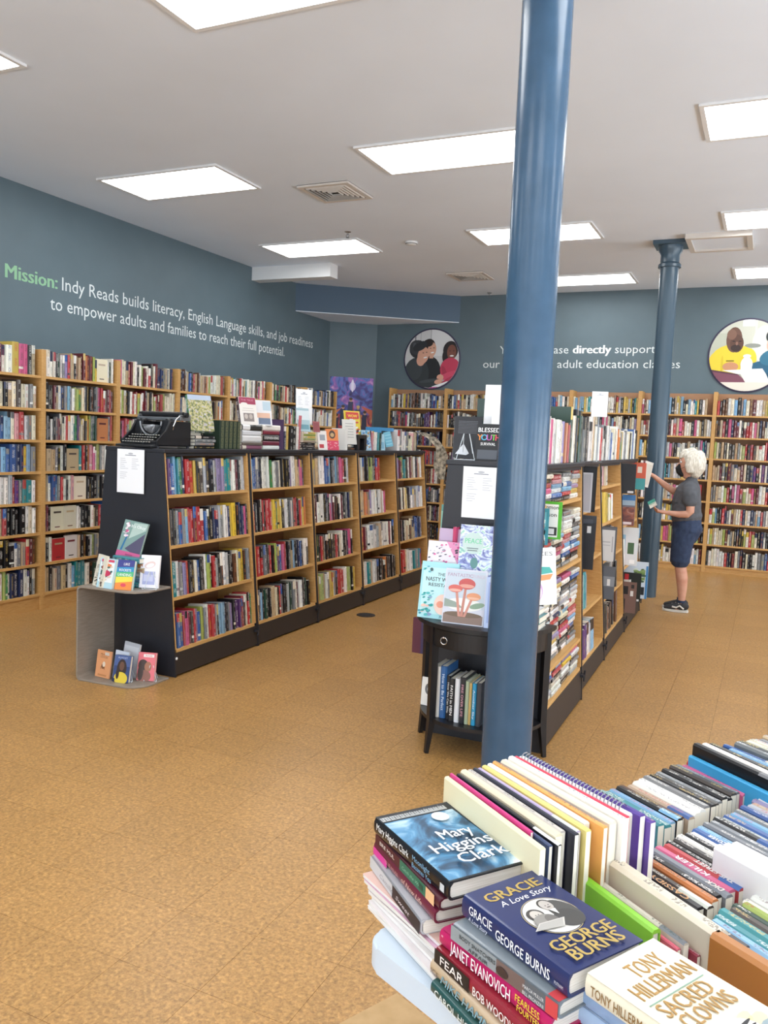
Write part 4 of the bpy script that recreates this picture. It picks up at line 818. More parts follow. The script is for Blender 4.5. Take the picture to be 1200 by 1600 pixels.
fill(TF(7.38, -3.56), .33, 'kriwwwqhk', rnd, 'the short run left of the blue frame', gl, h=(.17, .2), used=1)
# blue open frame
e = empty('display_box', TF(7.74, -3.62), 'bright blue-edged open display box on the left island', 'display box'); bl_ = mat('bright_blue_card', '3f8fc4', .5)
m = MB().box(0, .36, 0, .16, .2, .235).box(0, .05, 0, .16, 0, .2); m.build('blue_border', bl_, e); box('grey_back', 'steel', .05, .36, .14, .16, 0, .2, parent=e)
face_out(lean(-3.60, 7.74, TZ, 82, 8), .09, .17, .015, 'a8cfe0', plain(('r', '7cb0cc', .2, .1, .8, .5)), 'pale blue book at the left foot of the blue frame')
face_out(lean(-3.60, 7.88, TZ + .03, 74, 12, -8), .12, .16, .012, '6fb4cc', plain(*[('r', '9cd0e0', .1, .15 + .2 * k, .9, .2 + .2 * k) for k in range(4)]), 'tilted pale blue book inside the blue frame')
fill(TF(8.11, -3.56), .30, 'WsWws', rnd, 'the white run right of the blue frame', gl, h=(.2, .225), used=1)
fill(TF(8.42, -3.56), .28, 'cciwtck', rnd, 'the last run at the far end of the left island', gl, h=(.17, .2), used=1)
# printed cloth banner hanging from the far end
v = []; f = []; pts = [(-3.62, 8.60, 1.68), (-3.50, 8.66, 1.62), (-3.42, 8.72, 1.52), (-3.41, 8.74, 1.42), (-3.44, 8.72, 1.32), (-3.41, 8.73, 1.23), (-3.37, 8.75, 1.16)]
bm = bmesh.new()
for i, (x, y, zz_) in enumerate(pts):
    wd = [.10, .10, .09, .12, .13, .10, .05][i]
    for s_ in (0, 1): bm.verts.new((x - (.16 if i == 0 else .0) * 0 + s_ * wd * .8, y + s_ * wd, zz_))
bm.verts.ensure_lookup_table()
for i in range(len(pts) - 1): bm.faces.new((bm.verts[2 * i], bm.verts[2 * i + 1], bm.verts[2 * i + 3], bm.verts[2 * i + 2]))
bmesh.ops.solidify(bm, geom=bm.faces[:], thickness=.003)
mb = MB(); mb.bm.free(); mb.bm = bm
tag(mb.build('cloth_banner', mat('cream_printed_cloth', 'e2d6c0', .8, noise=('4a443c', 'e6dac4'), scale=28), smooth=True), 'cream cloth with black print hanging off the far end of the left island', 'cloth')
# ================================================================== BENT PLYWOOD STAND AND ITS BOOKS
e = empty('display_stand', (-3.865, 3.835, 0), 'grey bent-plywood C-shaped display stand against the left island end', 'display stand')
Wd, Dp, Ht, th = .475, .32, .605, .013
def plate(z0, name):
    pts = [(.02, 0), (Wd - .11, 0.02), (Wd - .05, .045), (Wd, .12), (Wd, Dp), (.02, Dp)]
    MB().prism(pts, z0, z0 + th, 'Z').build(name, 'ply', e, bevel=.002)
plate(0, 'base_plate'); plate(Ht - th, 'top_plate')
m = MB(); rr = .035; out = []; inn = []
for a0, cz_ in ((180, rr), (90, Ht - rr)):
    rng = range(270, 179, -15) if cz_ == rr else range(180, 89, -15)
    for a in rng: out.append((rr + rr * math.cos(R(a)), cz_ + rr * math.sin(R(a)))); inn.append((rr + (rr - th) * math.cos(R(a)), cz_ + (rr - th) * math.sin(R(a))))
m.prism(out + inn[::-1], 0, Dp, 'Y').build('side_panel', 'ply', e)
gd = 'books on the plywood stand'
stack(Matrix.Translation((-3.73, 3.99, Ht + .001)), 6, 'qawtoq', rnd, 'in the stack holding up the tilted green-grey book', gd, h=.24, d=.15, t=(.026, .034), spread=.02, turn=5)
face_out(lean(-3.735, 4.03, Ht + .185, 4, 16, 6), .185, .235, .012, '7d9a94', plain(('p', '544f68', [(.95, .02), (.98, .02), (.98, .72), (.3, .22), (.6, .14)]), ('p', 'b0c4bc', [(.42, .95), (.98, .98), (.98, .8), (.35, .5)]), ('r', 'c85a8a', .0, .0, 1, .15), ('p', '2f6f9c', [(.12, .16), (.2, .16), (.3, .6), (.24, .62)]), ('b', 2, ['e8c8dc', 'd05a8c', 'f0e6ec'], .05, .5, .32, .95, 16, .014), ('t', 'f2f4f2', "It's Okay", .64, .82, .028, .012, .6), ('r', '9a4470', .4, .05, .7, .09)), "grey-green book reading It's Okay atop the stack on the plywood stand")
face_out(lean(-3.80, 3.90, Ht + .001, -22, 12), .13, .20, .012, 'e8e2d0', plain(('b', 21, ['3a3a34', 'c8b69a', '6a5a50'], 0, 0, 1, .35, 16, .014), ('t', '3a3a36', 'THE', .5, .72, .026, .01), ('t', '3a3a36', 'JOHN', .45, .58, .03, .01), ('t', '3a3a36', 'WE', .55, .45, .03, .01), ('t', '3a3a36', 'LEFT', .5, .32, .03, .01)), 'cream leaning paperback with black hand lettering, leftmost on stand top')
face_out(lean(-3.738, 3.868, Ht + .001, -4, 12), .135, .185, .016, 'b9dbe6', plain(('r', 'd84a6a', .1, .88, .9, .96), ('r', 'eef4f4', .06, .2, .94, .86), ('b', 23, ['d8485a', '3c6a64', 'e88a5c', '203840', 'e6d6c4', '8cc8dc'], .1, .2, .9, .85, 26, .02), ('e', '3c7068', .3, .5, .14, .08), ('e', 'c23a5c', .55, .5, .24, .1), ('e', 'e8785a', .32, .68, .12, .08)), 'pale blue children’s book with a red and teal animal, stand top')
face_out(lean(-3.595, 3.872, Ht + .001, 12, 14), .115, .185, .03, '4aa0b0', plain(('p', '3c3f88', [(0, .7), (1, .75), (1, 1), (0, 1)]), ('p', '2f8fc0', [(0, .55), (1, .6), (1, .78), (0, .74)]), ('p', '4fb87c', [(0, .4), (1, .44), (1, .62), (0, .58)]), ('p', 'e8d84a', [(0, .2), (1, .26), (1, .46), (0, .42)]), ('p', 'e88a3c', [(0, 0), (1, 0), (1, .3), (0, .22)]), ('t', 'f6f6f2', 'LIKE', .55, .82, .022, .012), ('t', 'f6f6f2', 'ROCKETS', .5, .62, .022, .012, .7), ('t', 'f6f6f2', 'LANDING', .5, .46, .024, .012, .8), ('e', 'd8485a', .5, .16, .16, .06)), 'rainbow-coloured paperback on the stand top')
wire_easel(lean(-3.42, 4.0, Ht + .001, 16, 0), 'white wire easel holding the pale book on the stand top', .8)
face_out(lean(-3.50, 3.985, Ht + .006, 22, 12), .12, .205, .022, 'eceaf2', plain(('r', 'a8aed8', .15, .1, .8, .5), ('e', 'e0c8c4', .5, .7, .3, .1, 20), ('e', 'eceaf2', .5, .68, .22, .06, 20), ('r', 'c6cae6', .2, .2, .7, .4)), 'white and lilac book on a wire easel, rightmost on stand top')
Bz = th + .001
face_out(lean(-3.800, 3.93, Bz, -4, 8), .125, .17, .01, 'e2a070', plain(('t', '7a4a2c', 'MEASURE', .55, .82, .018, .01, .6), ('t', '7a4a2c', 'STITCH', .5, .72, .018, .01, .5), ('r', 'd0c8c0', .55, .84, .85, .95), ('e', '8a5c3c', .5, .42, .12, .1), ('e', 'f0ddc8', .55, .5, .1, .1), ('r', '8a5c3c', .35, .3, .38, .4), ('r', '8a5c3c', .6, .3, .63, .4), ('r', 'c88654', .2, .06, .8, .12)), 'peach paperback with small seated figure, lower plate of the stand')
face_out(lean(-3.70, 4.04, Bz, -10, 12), .15, .215, .012, 'bcbec6', plain(('r', 'd0d2d8', .04, .04, .96, .9)), 'plain pale grey book standing at the back of the stand’s lower plate')
face_out(lean(-3.690, 3.965, Bz, -6, 10), .12, .175, .01, 'd8e0ee', plain(('t', '3a66a8', 'The', .35, .6, .04, .01), ('t', '3a66a8', 'House', .5, .42, .045, .01, .8), ('b', 31, ['8cb0d8', '5f88b8'], 0, .02, 1, .35, 10, .02)), 'white and blue paperback behind the yellow-sweater cover')
wire_easel(lean(-3.55, 3.95, Bz, 10, 0), 'white wire easel at the front of the lower plate', .7)
face_out(lean(-3.625, 3.895, Bz + .003, 8, 12), .115, .165, .028, '2f4374', plain(('r', '4a5f94', 0, .6, 1, 1), ('e', '33241f', .5, .52, .3, .34), ('e', '6b4a3a', .5, .6, .15, .17), ('e', 'dcc23c', .5, .14, .42, .24), ('e', 'dcc23c', .5, .26, .3, .12), ('e', '33241f', .28, .3, .1, .2), ('r', '20284a', 0, 0, .15, .12), ('t', 'c8d0e8', 'ALMOST', .5, .88, .015, .01, .6)), 'navy paperback showing a long-haired person in a yellow sweater')
wire_easel(lean(-3.43, 4.03, Bz, 20, 0), 'white wire easel at the right of the lower plate', .7)
face_out(lean(-3.515, 3.99, Bz + .003, 18, 12), .115, .175, .024, 'e0707a', plain(('r', 'f0e8e4', .3, .84, .9, .94), ('e', '3c2822', .35, .5, .3, .26, 20), ('e', 'a06a50', .6, .5, .2, .18), ('e', '8a5a4c', .4, .16, .4, .22), ('e', '3c2822', .2, .3, .16, .3), ('t', 'b83a4c', 'Arrows', .6, .87, .014, .01, .4)), 'coral paperback with a dark-haired profile, right on the lower plate')
# ================================================================== HALF-MOON TABLE
HX, HY, HZ = -1.285, 4.135, .69
e = empty('half_moon_table', (HX, HY, 0), 'black half-moon table with a ring-pull drawer against the centre island', 'table')
def half(r, z0, z1, name, m='blk2', sy=1.0, bev=.003):
    pts = [(r * math.cos(R(a)), r * sy * math.sin(R(a))) for a in range(180, 361, 6)]
    return MB().prism(pts, z0, z1, 'Z').build(name, m, e, bevel=bev)
half(.37, HZ - .022, HZ, 'table_top'); half(.33, .165, .185, 'lower_shelf', bev=.002)
ring = [(.335 * math.cos(R(a)), .335 * math.sin(R(a))) for a in range(180, 361, 6)]; inn = [(.315 * math.cos(R(a)), .315 * math.sin(R(a))) for a in range(360, 179, -6)]
MB().prism(ring + inn, HZ - .125, HZ - .023, 'Z').build('apron', 'blk2', e)
dr_ = [(.34 * math.cos(R(a)), .34 * math.sin(R(a))) for a in range(228, 313, 4)]; di = [(.334 * math.cos(R(a)), .334 * math.sin(R(a))) for a in range(312, 227, -4)]
dw = MB().prism(dr_ + di, HZ - .115, HZ - .033, 'Z').build('drawer_front', 'blk2', e)
a = R(250); px_, py_ = .342 * math.cos(a), .342 * math.sin(a)
MB().tube([(px_ + .017 * math.sin(R(t)), py_ - .006, HZ - .075 + .017 * math.cos(R(t)) - .008) for t in range(0, 360, 20)], .0028, 6, close=True).tube([(px_, py_ + .01, HZ - .066), (px_, py_ - .012, HZ - .066)], .005, 8).build('ring_pull', 'chrome', dw)
for a in (183, 234, 306, 357):
    cx_, cy2 = .325 * math.cos(R(a)), .325 * math.sin(R(a)); m = MB()
    m.tube([(cx_ * 1.06, cy2 * 1.06, 0), (cx_, cy2, .17), (cx_, cy2, HZ - .023)], [.014, .024, .026], 4).build('leg', 'blk2', e)
gh = 'books on the half-moon table'
stack(Matrix.Translation((-1.56, 3.98, HZ + .001)), 4, 'wvaw', rnd, 'in the low left stack on the half-moon table', gh, h=.2, d=.13, t=(.03, .036))
stack(Matrix.Translation((-1.34, 3.97, HZ + .001)), 6, 'awvqwa', rnd, 'in the right stack on the half-moon table', gh, h=.2, d=.13, t=(.032, .038))
face_out(lean(-1.588, 3.895, HZ + .001, 2, 10), .20, .29, .014, 'a8dfe6', plain(('r', 'c4ecf0', .06, .08, .94, .9), ('t', '3f4a52', 'THE', .55, .76, .022, .012), ('t', '3f4a52', 'NASTY WOMAN', .62, .66, .03, .014, .95), ('t', '3f4a52', 'RESISTANCE', .62, .57, .024, .012, .78), ('b', 41, ['1fa09c', '8fa8cc', '5cc0c4', '2f8fa0', 'f0c8b8'], .0, .02, .45, .52, 30, .014), ('e', 'f4d6c8', .65, .26, .22, .18), ('e', 'e89a80', .6, .26, .1, .06), ('e', '3f4a52', .28, .86, .04, .03), ('b', 42, ['1fa09c', '6ab8c8'], .05, .8, .3, .96, 5, .01), ('t', '2f5a78', 'SMITH' if 0 else 'JOURNAL', .75, .03, .014, .01, .3)), 'pale turquoise journal reading THE NASTY WOMAN RESISTANCE')
face_out(lean(-1.435, 3.845, HZ + .001, 4, 10), .215, .275, .014, 'd6d8e4', plain(('r', 'c8d4e0', .03, .3, .97, .97), ('t', 'b49ab4', 'FANTASTIC', .36, .86, .024, .012, .6), ('t', 'd0c4d4', 'FUNGI', .8, .86, .024, .012, .28), ('e', 'f0f0ec', .5, .36, .44, .12), ('e', '8aa48c', .82, .36, .18, .05, 15), ('p', '96a49a', [(.03, .45), (.3, .4), (.5, .3), (.03, .3)]), ('r', '8c7468', .03, .02, .97, .18), ('e', '75604e', .5, .18, .45, .05), ('p', 'c88878', [(.43, .14), (.5, .14), (.545, .7), (.49, .7)]), ('p', 'd09080', [(.38, .14), (.44, .14), (.33, .62), (.27, .62)]), ('p', 'd09080', [(.5, .14), (.56, .14), (.72, .5), (.66, .5)]), ('e', 'c85a58', .54, .74, .2, .1), ('e', 'e0a090', .54, .70, .18, .035), ('e', 'd46860', .27, .64, .17, .07), ('e', 'e6b0a0', .27, .61, .15, .025), ('e', 'e09a72', .72, .52, .17, .07), ('e', 'eab89c', .72, .49, .15, .022)), 'pale book with pink mushrooms titled FANTASTIC FUNGI')
face_out(lean(-1.585, 3.975, HZ + .135, 3, 8), .2, .255, .014, 'f0e8ee', plain(('p', 'e898c0', [(.5, 1), (1, 1), (1, .3), (.8, .6)]), ('b', 51, ['d83a8c', '3a3a44', 'f6f2f4', '9a9aa8', 'e060a0', '4a4a58'], .02, .02, .98, .98, 90, .01)), 'white book scattered with pink and black scribbles')
face_out(lean(-1.405, 3.96, HZ + .215, 3, 8), .2, .275, .014, '8b92c4', plain(('n', 'marbled_violet_print', 0, 0, 1, 1), ('e', 'c8dcd8', .35, .66, .28, .2), ('t', '6fd0a0', 'PEACE', .36, .66, .036, .016, .45), ('r', '5a6a70', .2, .56, .5, .575), ('r', '5a6a70', .22, .52, .48, .535), ('e', '5f8f8c', .42, .3, .1, .1)), 'violet and mint patterned book, tallest on the half-moon table')
face_out(lean(-1.56, 4.06, HZ + .14, 0, 6), .12, .31, .02, 'c8b0cc', plain(('r', '8fa0cc', 0, 0, 1, .7)), 'lilac blue book behind the scribble cover', spine='d84a78')
lay_t(frame((-1.475, 4.06, HZ + .14 + .32), (0, 0, -1), (0, 1, 0)), .32, .05, .02, 'c83a6a', 'f0d0d8', None, 'crimson-spined book behind the scribble cover', gh)
face_out(lean(-1.215, 3.85, HZ + .001, 10, 8), .12, .25, .014, 'b8c8e8', plain(('r', '94a8d8', .1, .1, .9, .9)), 'pale blue book half hidden behind the near column', group=gh)
stack(Matrix.Translation((-1.19, 3.93, HZ + .001)), 3, 'wql', rnd, 'right of the column on the half-moon table', gh, h=.23, d=.16, t=(.028, .034))
face_out(lean(-1.06, 4.02, HZ + .10, 50, 8), .20, .29, .014, 'f2f2ee', plain(('t', '6a6a6c', 'PIECES', .5, .86, .03, .004, .8), ('p', '3fa8a0', [(.1, .5), (.9, .56), (.8, .66), (.1, .68)]), ('p', 'e8955a', [(.1, .4), (.8, .44), (.9, .54), (.1, .5)]), ('e', 'c9a0d0', .35, .25, .22, .18), ('e', 'f0d8e4', .4, .22, .14, .12)), 'white poster-like book with teal, orange and lilac shapes')
# lower shelf
xs = -1.475
for c, t, h_, k, ti, lab in [('e6e2da', .034, .265, '8a8a88', None, 'thick cream hardcover, leftmost on the half-moon lower shelf'), ('2f6098', .034, .27, 'cfe0f0', 'How to Be Perfect', 'blue hardcover on the half-moon lower shelf'), ('1b1c20', .022, .225, 'e8e8e8', 'How We Can Win', 'thin black book with white title on the half-moon lower shelf'), ('1d1e22', .03, .22, 'f0f0f0', 'FAITH in MEN', 'black book with bold white capitals on the half-moon lower shelf'),
                             ('e4e6ea', .026, .225, '8a8c94', None, 'white hardcover in the middle of the half-moon lower shelf'), ('26282e', .028, .235, 'd8a0b0', 'FIRE OVER LIFE', 'black and pink spined book on the half-moon lower shelf'), ('a8b69a', .02, .22, '3a4a44', None, 'sage green book on the half-moon lower shelf'), ('c8a868', .014, .215, '4a3a20', None, 'thin ochre book on the half-moon lower shelf'), ('2f9ac8', .022, .215, 'f0f4f8', 'Another Sky', 'bright blue book on the half-moon lower shelf'), ('3c4048', .024, .22, 'd0d0d0', None, 'grey book half hidden by the column, half-moon lower shelf')]:
    lay_t(frame((xs, 3.885 if xs < -1.4 else 3.86, .186 + h_), (0, 0, -1), (0, 1, 0)), h_, .17, t, c, k, ti, lab, gh, tw=.7); xs += t + .001
face_out(lean(-1.60, 4.03, .187, -6, 4), .07, .15, .008, 'eceae6', plain(('e', '6a6a6c', .6, .6, .3, .2), ('e', 'eceae6', .64, .6, .14, .12)), 'white card with a grey oval on the half-moon lower shelf', name='card', cat='card')
face_out(lean(-1.75, 4.24, .403, 0, 0), .17, .2, .02, '5a2236', plain(('r', '3b2f58', .3, 0, .6, 1), ('r', 'dcdce0', .55, .1, .8, .3)), 'maroon and navy book jutting from the island’s left side', group=None)
face_out(lean(-1.62, 4.26, .908, 0, 0), .1, .34, .02, '5c9a94', plain(('r', '8fc4b4', 0, .5, 1, .9), ('r', 'b84a4a', 0, .02, 1, .2)), 'teal and green book jutting from the island’s upper left side')
# ================================================================== FILM POSTER
pr = Print(.0003); pw, phh = .69, 1.0; r_ = random.Random(4)
pr.ell(.36, .86, .05, .07, 'd8c8f0'); pr.ell(.36, .87, .022, .10, 'f2eaff'); pr.poly([(0, .42), (.2, .52), (.05, .36)], 'd87848'); pr.poly([(.69, .5), (.5, .56), (.69, .38)], 'd8684a')
for x, h_, c, c2 in ((.12, .36, '3a2f4c', 'b83a4a'), (.22, .5, '2a3050', 'a8583c'), (.34, .62, '30365c', 'b02f3c'), (.46, .5, '4a4a70', 'd8a060'), (.57, .42, '26264a', 'e0785a'), (.28, .34, '1f2038', 'c8b0a0'), (.42, .32, '3c2f58', '9cc0e0')):
    pr.poly([(x - .05, h_ - .26), (x + .05, h_ - .26), (x + .04, h_), (x - .04, h_)], c); pr.poly([(x + .03, h_ - .02), (x + .08, h_ - .26), (x + .04, h_ - .24)], c2); pr.ell(x, h_ + .03, .024, .032, 'c89a7c'); pr.ell(x, h_ + .045, .028, .022, '4a2f24' if c2 != 'd8a060' else 'd8b870')
cdir = Vector((-5.76 + 6.37, BY - 11.5, 0)).normalized(); cn = cdir.cross(Vector((0, 0, 1)))
pm = frame(Vector((-6.37, 11.5, 1.53)) + cdir * .03 + cn * .004, cdir, (0, 0, 1), cn)
e = empty('poster', pm, 'purple, blue and orange action film poster on the angled corner wall', 'poster'); box('sheet', 'white', 0, pw, 0, phh, -.002, 0, parent=e); pr.build('poster_print', e)
I4 = Matrix.Identity(4); art_panel('sky_print', 'film_sky_print', e, I4, 0, .42, pw, phh, .0001); art_panel('fire_print', 'film_fire_print', e, I4, 0, 0, pw, .42, .0001)
# ================================================================== FOREGROUND SALE TABLE
T = .74
ta = R(-25); tc0 = Vector((-.575, 1.23, 0))
tm = Matrix.Translation(tc0) @ Matrix.Rotation(ta, 4, 'Z')
e = empty('folding_table', tm, 'pale plastic folding table covered with secondhand books', 'table')
pts = []
for cx_, cy2, a0 in ((.04, .04, 180), (.72, .04, 270), (.72, 1.79, 0), (.04, 1.79, 90)):
    for a in range(a0, a0 + 91, 15): pts.append((cx_ + .04 * math.cos(R(a)), cy2 + .04 * math.sin(R(a))))
MB().prism(pts, T - .045, T, 'Z').build('table_top', 'plastic', e, bevel=.005, seg=2)
for y in (.25, 1.58):
    MB().tube([(.1, y, T - .045), (.1, y, .02), (.66, y, .02), (.66, y, T - .045)], .014, 10).build('leg_frame', 'steel', e)
    MB().tube([(.38, y, .35), (.38, y + (.4 if y < 1 else -.4), T - .05)], .008, 8).build('leg_brace', 'steel', e)
for x in (.06, .68): box('side_rail', 'steel', x, x + .02, .1, 1.73, T - .075, T - .045, parent=e)
e = empty('cardboard_box', Matrix.Translation((-.70, 1.70, 0)) @ Matrix.Rotation(R(-25), 4, 'Z'), 'open-topped brown cardboard carton on the floor under the table', 'box')
MB().box(0, .4, -.34, 0, 0, .004).box(0, .004, -.34, 0, 0, .3).box(.396, .4, -.34, 0, 0, .3).box(0, .4, -.34, -.336, 0, .3).box(0, .4, -.004, 0, 0, .3).build('body', 'card', e)
box('flap', 'card', 0, .4, -.17, 0, .3, .303, parent=e); box('flap', 'card', 0, .4, -.34, -.172, .3, .303, parent=e)
gA = 'stacked books at the table corner'
def hero(x, y, z, ang, h, d, t, cov, spine, dc, ds, label, hard=True):
    """big book lying cover up; x,y,z = head end of the spine at its bottom; dc / ds draw cover (a from spine to fore-edge, b up to the head) and spine (a from the head, b up)"""
    mw = Matrix.Translation((x, y, z)) @ Matrix.Rotation(R(ang), 4, 'Z'); e = empty('hardcover', mw, label, 'hardcover', gA)
    c = .0025 if hard else .0008; b = MB(); prof = []
    rs = t * .5 if hard else .003
    prof = [(d, 0), (.008, 0), (.003, .0015), (0, t * .25), (-.0005, t * .5), (0, t * .75), (.003, t - .0015), (.008, t), (d, t), (d, t - c), (.009, t - c), (.0035, t * .72), (.003, t * .5), (.0035, t * .28), (.009, c), (d, c)]
    b.prism(prof, 0, h, 'X'); o = b.build('cover', mat('book_cover_board', cov, .28, coat=.3), e, smooth=True)
    if spine != cov:
        b = MB().prism([(.0085, -.0003), (.0025, .0012), (-.0004, t * .25), (-.0009, t * .5), (-.0004, t * .75), (.0025, t - .0012), (.0085, t + .0003), (.006, t - .001), (.002, t * .5), (.006, .001)], .0003, h - .0003, 'X'); b.build('spine_jacket', mat('book_spine_jacket', spine, .28, coat=.3), e, smooth=True)
    g = .004 if hard else .0005
    M['leaf'] = M.get('leaf') or mat('page_edges', 'e6e2da', .85, noise=('d6d0c4', 'f0ece4', (1, 1, 90)), scale=9)
    box('page_block', 'leaf', g, h - g, .005, d - g, c, t - c, parent=e)
    p = Print(.00015); p.n = 2; dc(p, d, h); p.build('cover_print', e, frame((h, 0, t), (0, 1, 0), (-1, 0, 0), (0, 0, 1)))
    if ds: p = Print(.00015); p.n = 1; ds(p, h, t); p.build('spine_print', e, frame((0, -.0012, 0), (1, 0, 0), (0, 0, 1), (0, -1, 0)))
    return e
def tx(p, s, x, z, hh, col, wd, b=.01, sh=0): p.text(s, x, z, hh, col, width=wd, bold=b, shear=sh)
# left stack: magazines fanned out at the bottom
z = T + .0005; r_ = random.Random(12)
for i in range(8):
    a = -31 - (8 - i) * .6 + r_.uniform(-3, 3); hh = .265; dd = .205
    c = ['d8d4d0', 'e2dedc', 'dcd4d4', 'e6e2e0', 'd2c8c8', 'e0dad8', 'c9a0b4', 'd9b4a8'][i]
    mwm = Matrix.Translation((-.625 + r_.uniform(-.01, .01) + .005 * (7 - i), 1.325 - .004 * (7 - i), z)) @ Matrix.Rotation(R(a), 4, 'Z')
    e = empty('magazine', mwm, '%s softcover magazine, %s up under the left hardcover stack' % ('pale pink' if i >= 6 else 'whitish', ORD[i] if i else 'lowest'), 'magazine', 'magazines under the hardcover stack')
    M['gloss'] = M.get('gloss') or mat('magazine_paper', 'e4e0dc', .4, noise=('dad6d2', 'ece8e4', (1, 1, 60)), scale=8)
    box('pages', 'gloss', 0.001, hh - .001, .001, dd - .001, 0.0004, .0065, parent=e)
    p = Print(); p.rect(0, 0, dd, hh, c)
    if i >= 6: p.blobs(.01, .03, dd, hh, ['e8c8c0', 'b8808c', 'e6d0cc', '8a5a5c', 'f0e0dc'], 14, .05, r_); p.text('Phor' if i == 6 else 'Home', .03, hh - .05, .03, 'f6f2f2', bold=.01)
    p.build('cover_print', e, frame((hh, 0, .0066), (0, 1, 0), (-1, 0, 0), (0, 0, 1))); z += .0070
def c_port(p, d, h): p.rect(.002, .002, d - .002, h - .002, 'b8b8bc'); p.ell(d * .5, h * .35, .05, .07, '231f24'); p.ell(d * .5, h * .4, .03, .04, 'caa48e')
def s_port(p, h, t): p.rect(.0, .001, h * .48, t - .001, 'c6c6c8'); p.rect(h * .48, .001, h, t - .001, '2a2228'); p.text('Camille', .05, t * .3, t * .5, '8a8a90', width=.06, shear=.3); p.text('Sweet', h * .55, t * .3, t * .45, 'd8d0d4', width=.06, shear=.3)
hero(-.622, 1.352, z + .0002, -43, .225, .15, .0245, 'b4b4b8', 'b4b4b8', c_port, s_port, 'thick grey and black softcover under the maroon hardcover, left stack', hard=False); z += .025
def s_mar(p, h, t): p.rect(0, .0005, h * .25, t * .6, 'd83a94'); p.text('of New Life', h * .5, t * .35, t * .55, 'e0b8a8', width=.08, shear=.3); p.text('TRUE MUSE', h * .2, t * .35, t * .4, 'c88a8c', width=.06)
hero(-.620, 1.360, z, -41, .245, .16, .0245, '6a2238', '6a2238', lambda p, d, h: p.rect(.01, .01, .02, h - .01, 'c8b07a'), s_mar, 'maroon hardcover with script on spine, third from top of left stack'); z += .025
def s_grn(p, h, t): p.rect(0, .001, h * .42, t - .001, '4c1c28'); p.rect(h * .42, .001, h * .82, t - .001, '2c6a54'); p.rect(h * .82, .001, h * .94, t - .001, 'e2b488'); p.text('BRE MUL', .02, t * .35, t * .45, 'e8dcd4', width=.06); p.text('Catch the Wind', h * .46, t * .35, t * .4, '8ac0a4', width=.075, shear=.3); p.rect(h * .72, .006, h * .78, t - .006, '1d4a3c')
hero(-.612, 1.350, z, -39.5, .24, .155, .0215, '4c1c28', '4c1c28', lambda p, d, h: None, s_grn, 'dark red and green spined hardcover second in the left stack'); z += .022
def c_mhc(p, d, h):
    p.rect(.001, .001, d - .001, h * .02, '14181e'); p.rect(.001, h * .88, d - .001, h - .001, '14181e'); p.rect(d - .008, .001, d - .001, h - .001, '1c2630')
    p.rect(.004, h * .895, d * .9, h * .955, 'b4b6b4')
    for k in range(26): p.rect(.006 + k * .0051, h * (.897 if k % 2 else .91), .0078 + k * .0051, h * (.94 if k % 3 else .953), '3a3c40' if k % 2 else '6a6c70')
    p.ell(d * .68, h * .78, .0165, .017, 'dfe4e4', n=32); p.ell(d * .655, h * .785, .006, .005, 'c4cccc'); p.ell(d * .70, h * .765, .004, .005, 'ccd4d4')
    for s, x, y, wd in (('Mary', .40, .46, .42), ('Higgins', .16, .30, .74), ('Clark', .30, .12, .60)):
        p.text(s, d * x + .001, h * y - .001, .044, '28405a', width=d * wd, bold=.006); p.text(s, d * x, h * y, .044, 'eef2f2', width=d * wd, bold=.006)
def s_mhc(p, h, t): p.text('Mary Higgins Clark', .012, t * .42, t * .56, 'eef0f0', width=h * .46, bold=.012); p.text('Moonlight', h * .56, t * .55, t * .42, '7ab0d4', width=h * .22); p.text('Becomes You', h * .56, t * .16, t * .40, '7ab0d4', width=h * .24); p.rect(h * .91, t * .3, h * .96, t * .7, 'c8ccd0')
mh = hero(-.614, 1.343, z, -36, .25, .160, .0315, '15181e', '15181e', c_mhc, s_mhc, 'Mary Higgins Clark hardcover with a moonlit cloudy blue cover')
art_panel('cloud_print', 'cloudy_night_print', mh, frame((.25, 0, .0315), (0, 1, 0), (-1, 0, 0), (0, 0, 1)), .0035, .005, .152, .220, .0003)
# second stack
z = T + .0005
def s_plain(ti, col, wd, band=None):
    def f(p, h, t):
        if band: p.rect(h * band[0], .001, h, t - .001, band[1])
        p.text(ti, .012, t * .22, t * .72, col, width=h * wd, bold=.012)
    return f
hero(-.417, 1.150, z, -35, .236, .16, .0225, '1f4a48', '1f4a48', lambda p, d, h: None, s_plain('CAROL HIGGINS CLARK', 'dfe6e2', .8), 'dark teal hardcover with CAROL HIGGINS CLARK on the spine'); z += .023
def s_ham(p, h, t): p.text('ICE', .004, t * .2, t * .5, '6a5a48', width=.02); p.text('MIKE HAMMER', .03, t * .12, t * .85, '4f7f98', width=h * .62, bold=.02, shear=.3); p.text('MIKE HAMMER', .031, t * .14, t * .85, '86aab4', width=h * .62, bold=0., shear=.3)
hero(-.425, 1.165, z, -34.5, .236, .16, .0225, 'b8a184', 'b8a184', lambda p, d, h: None, s_ham, 'tan hardcover with blue slanted lettering in the second stack'); z += .023
def s_fear(p, h, t): p.rect(0, .001, h * .36, t - .001, '201c1e'); p.text('FEAR', .015, t * .2, t * .8, 'eeeae6', width=h * .24, bold=.012); p.text('BOB WOODWARD', h * .40, t * .22, t * .75, 'f0e6e4', width=h * .52, bold=.015)
hero(-.417, 1.162, z, -32.5, .24, .16, .0245, '8a2430', '8a2430', lambda p, d, h: None, s_fear, 'FEAR hardcover by BOB WOODWARD, black and dark red spine'); z += .025
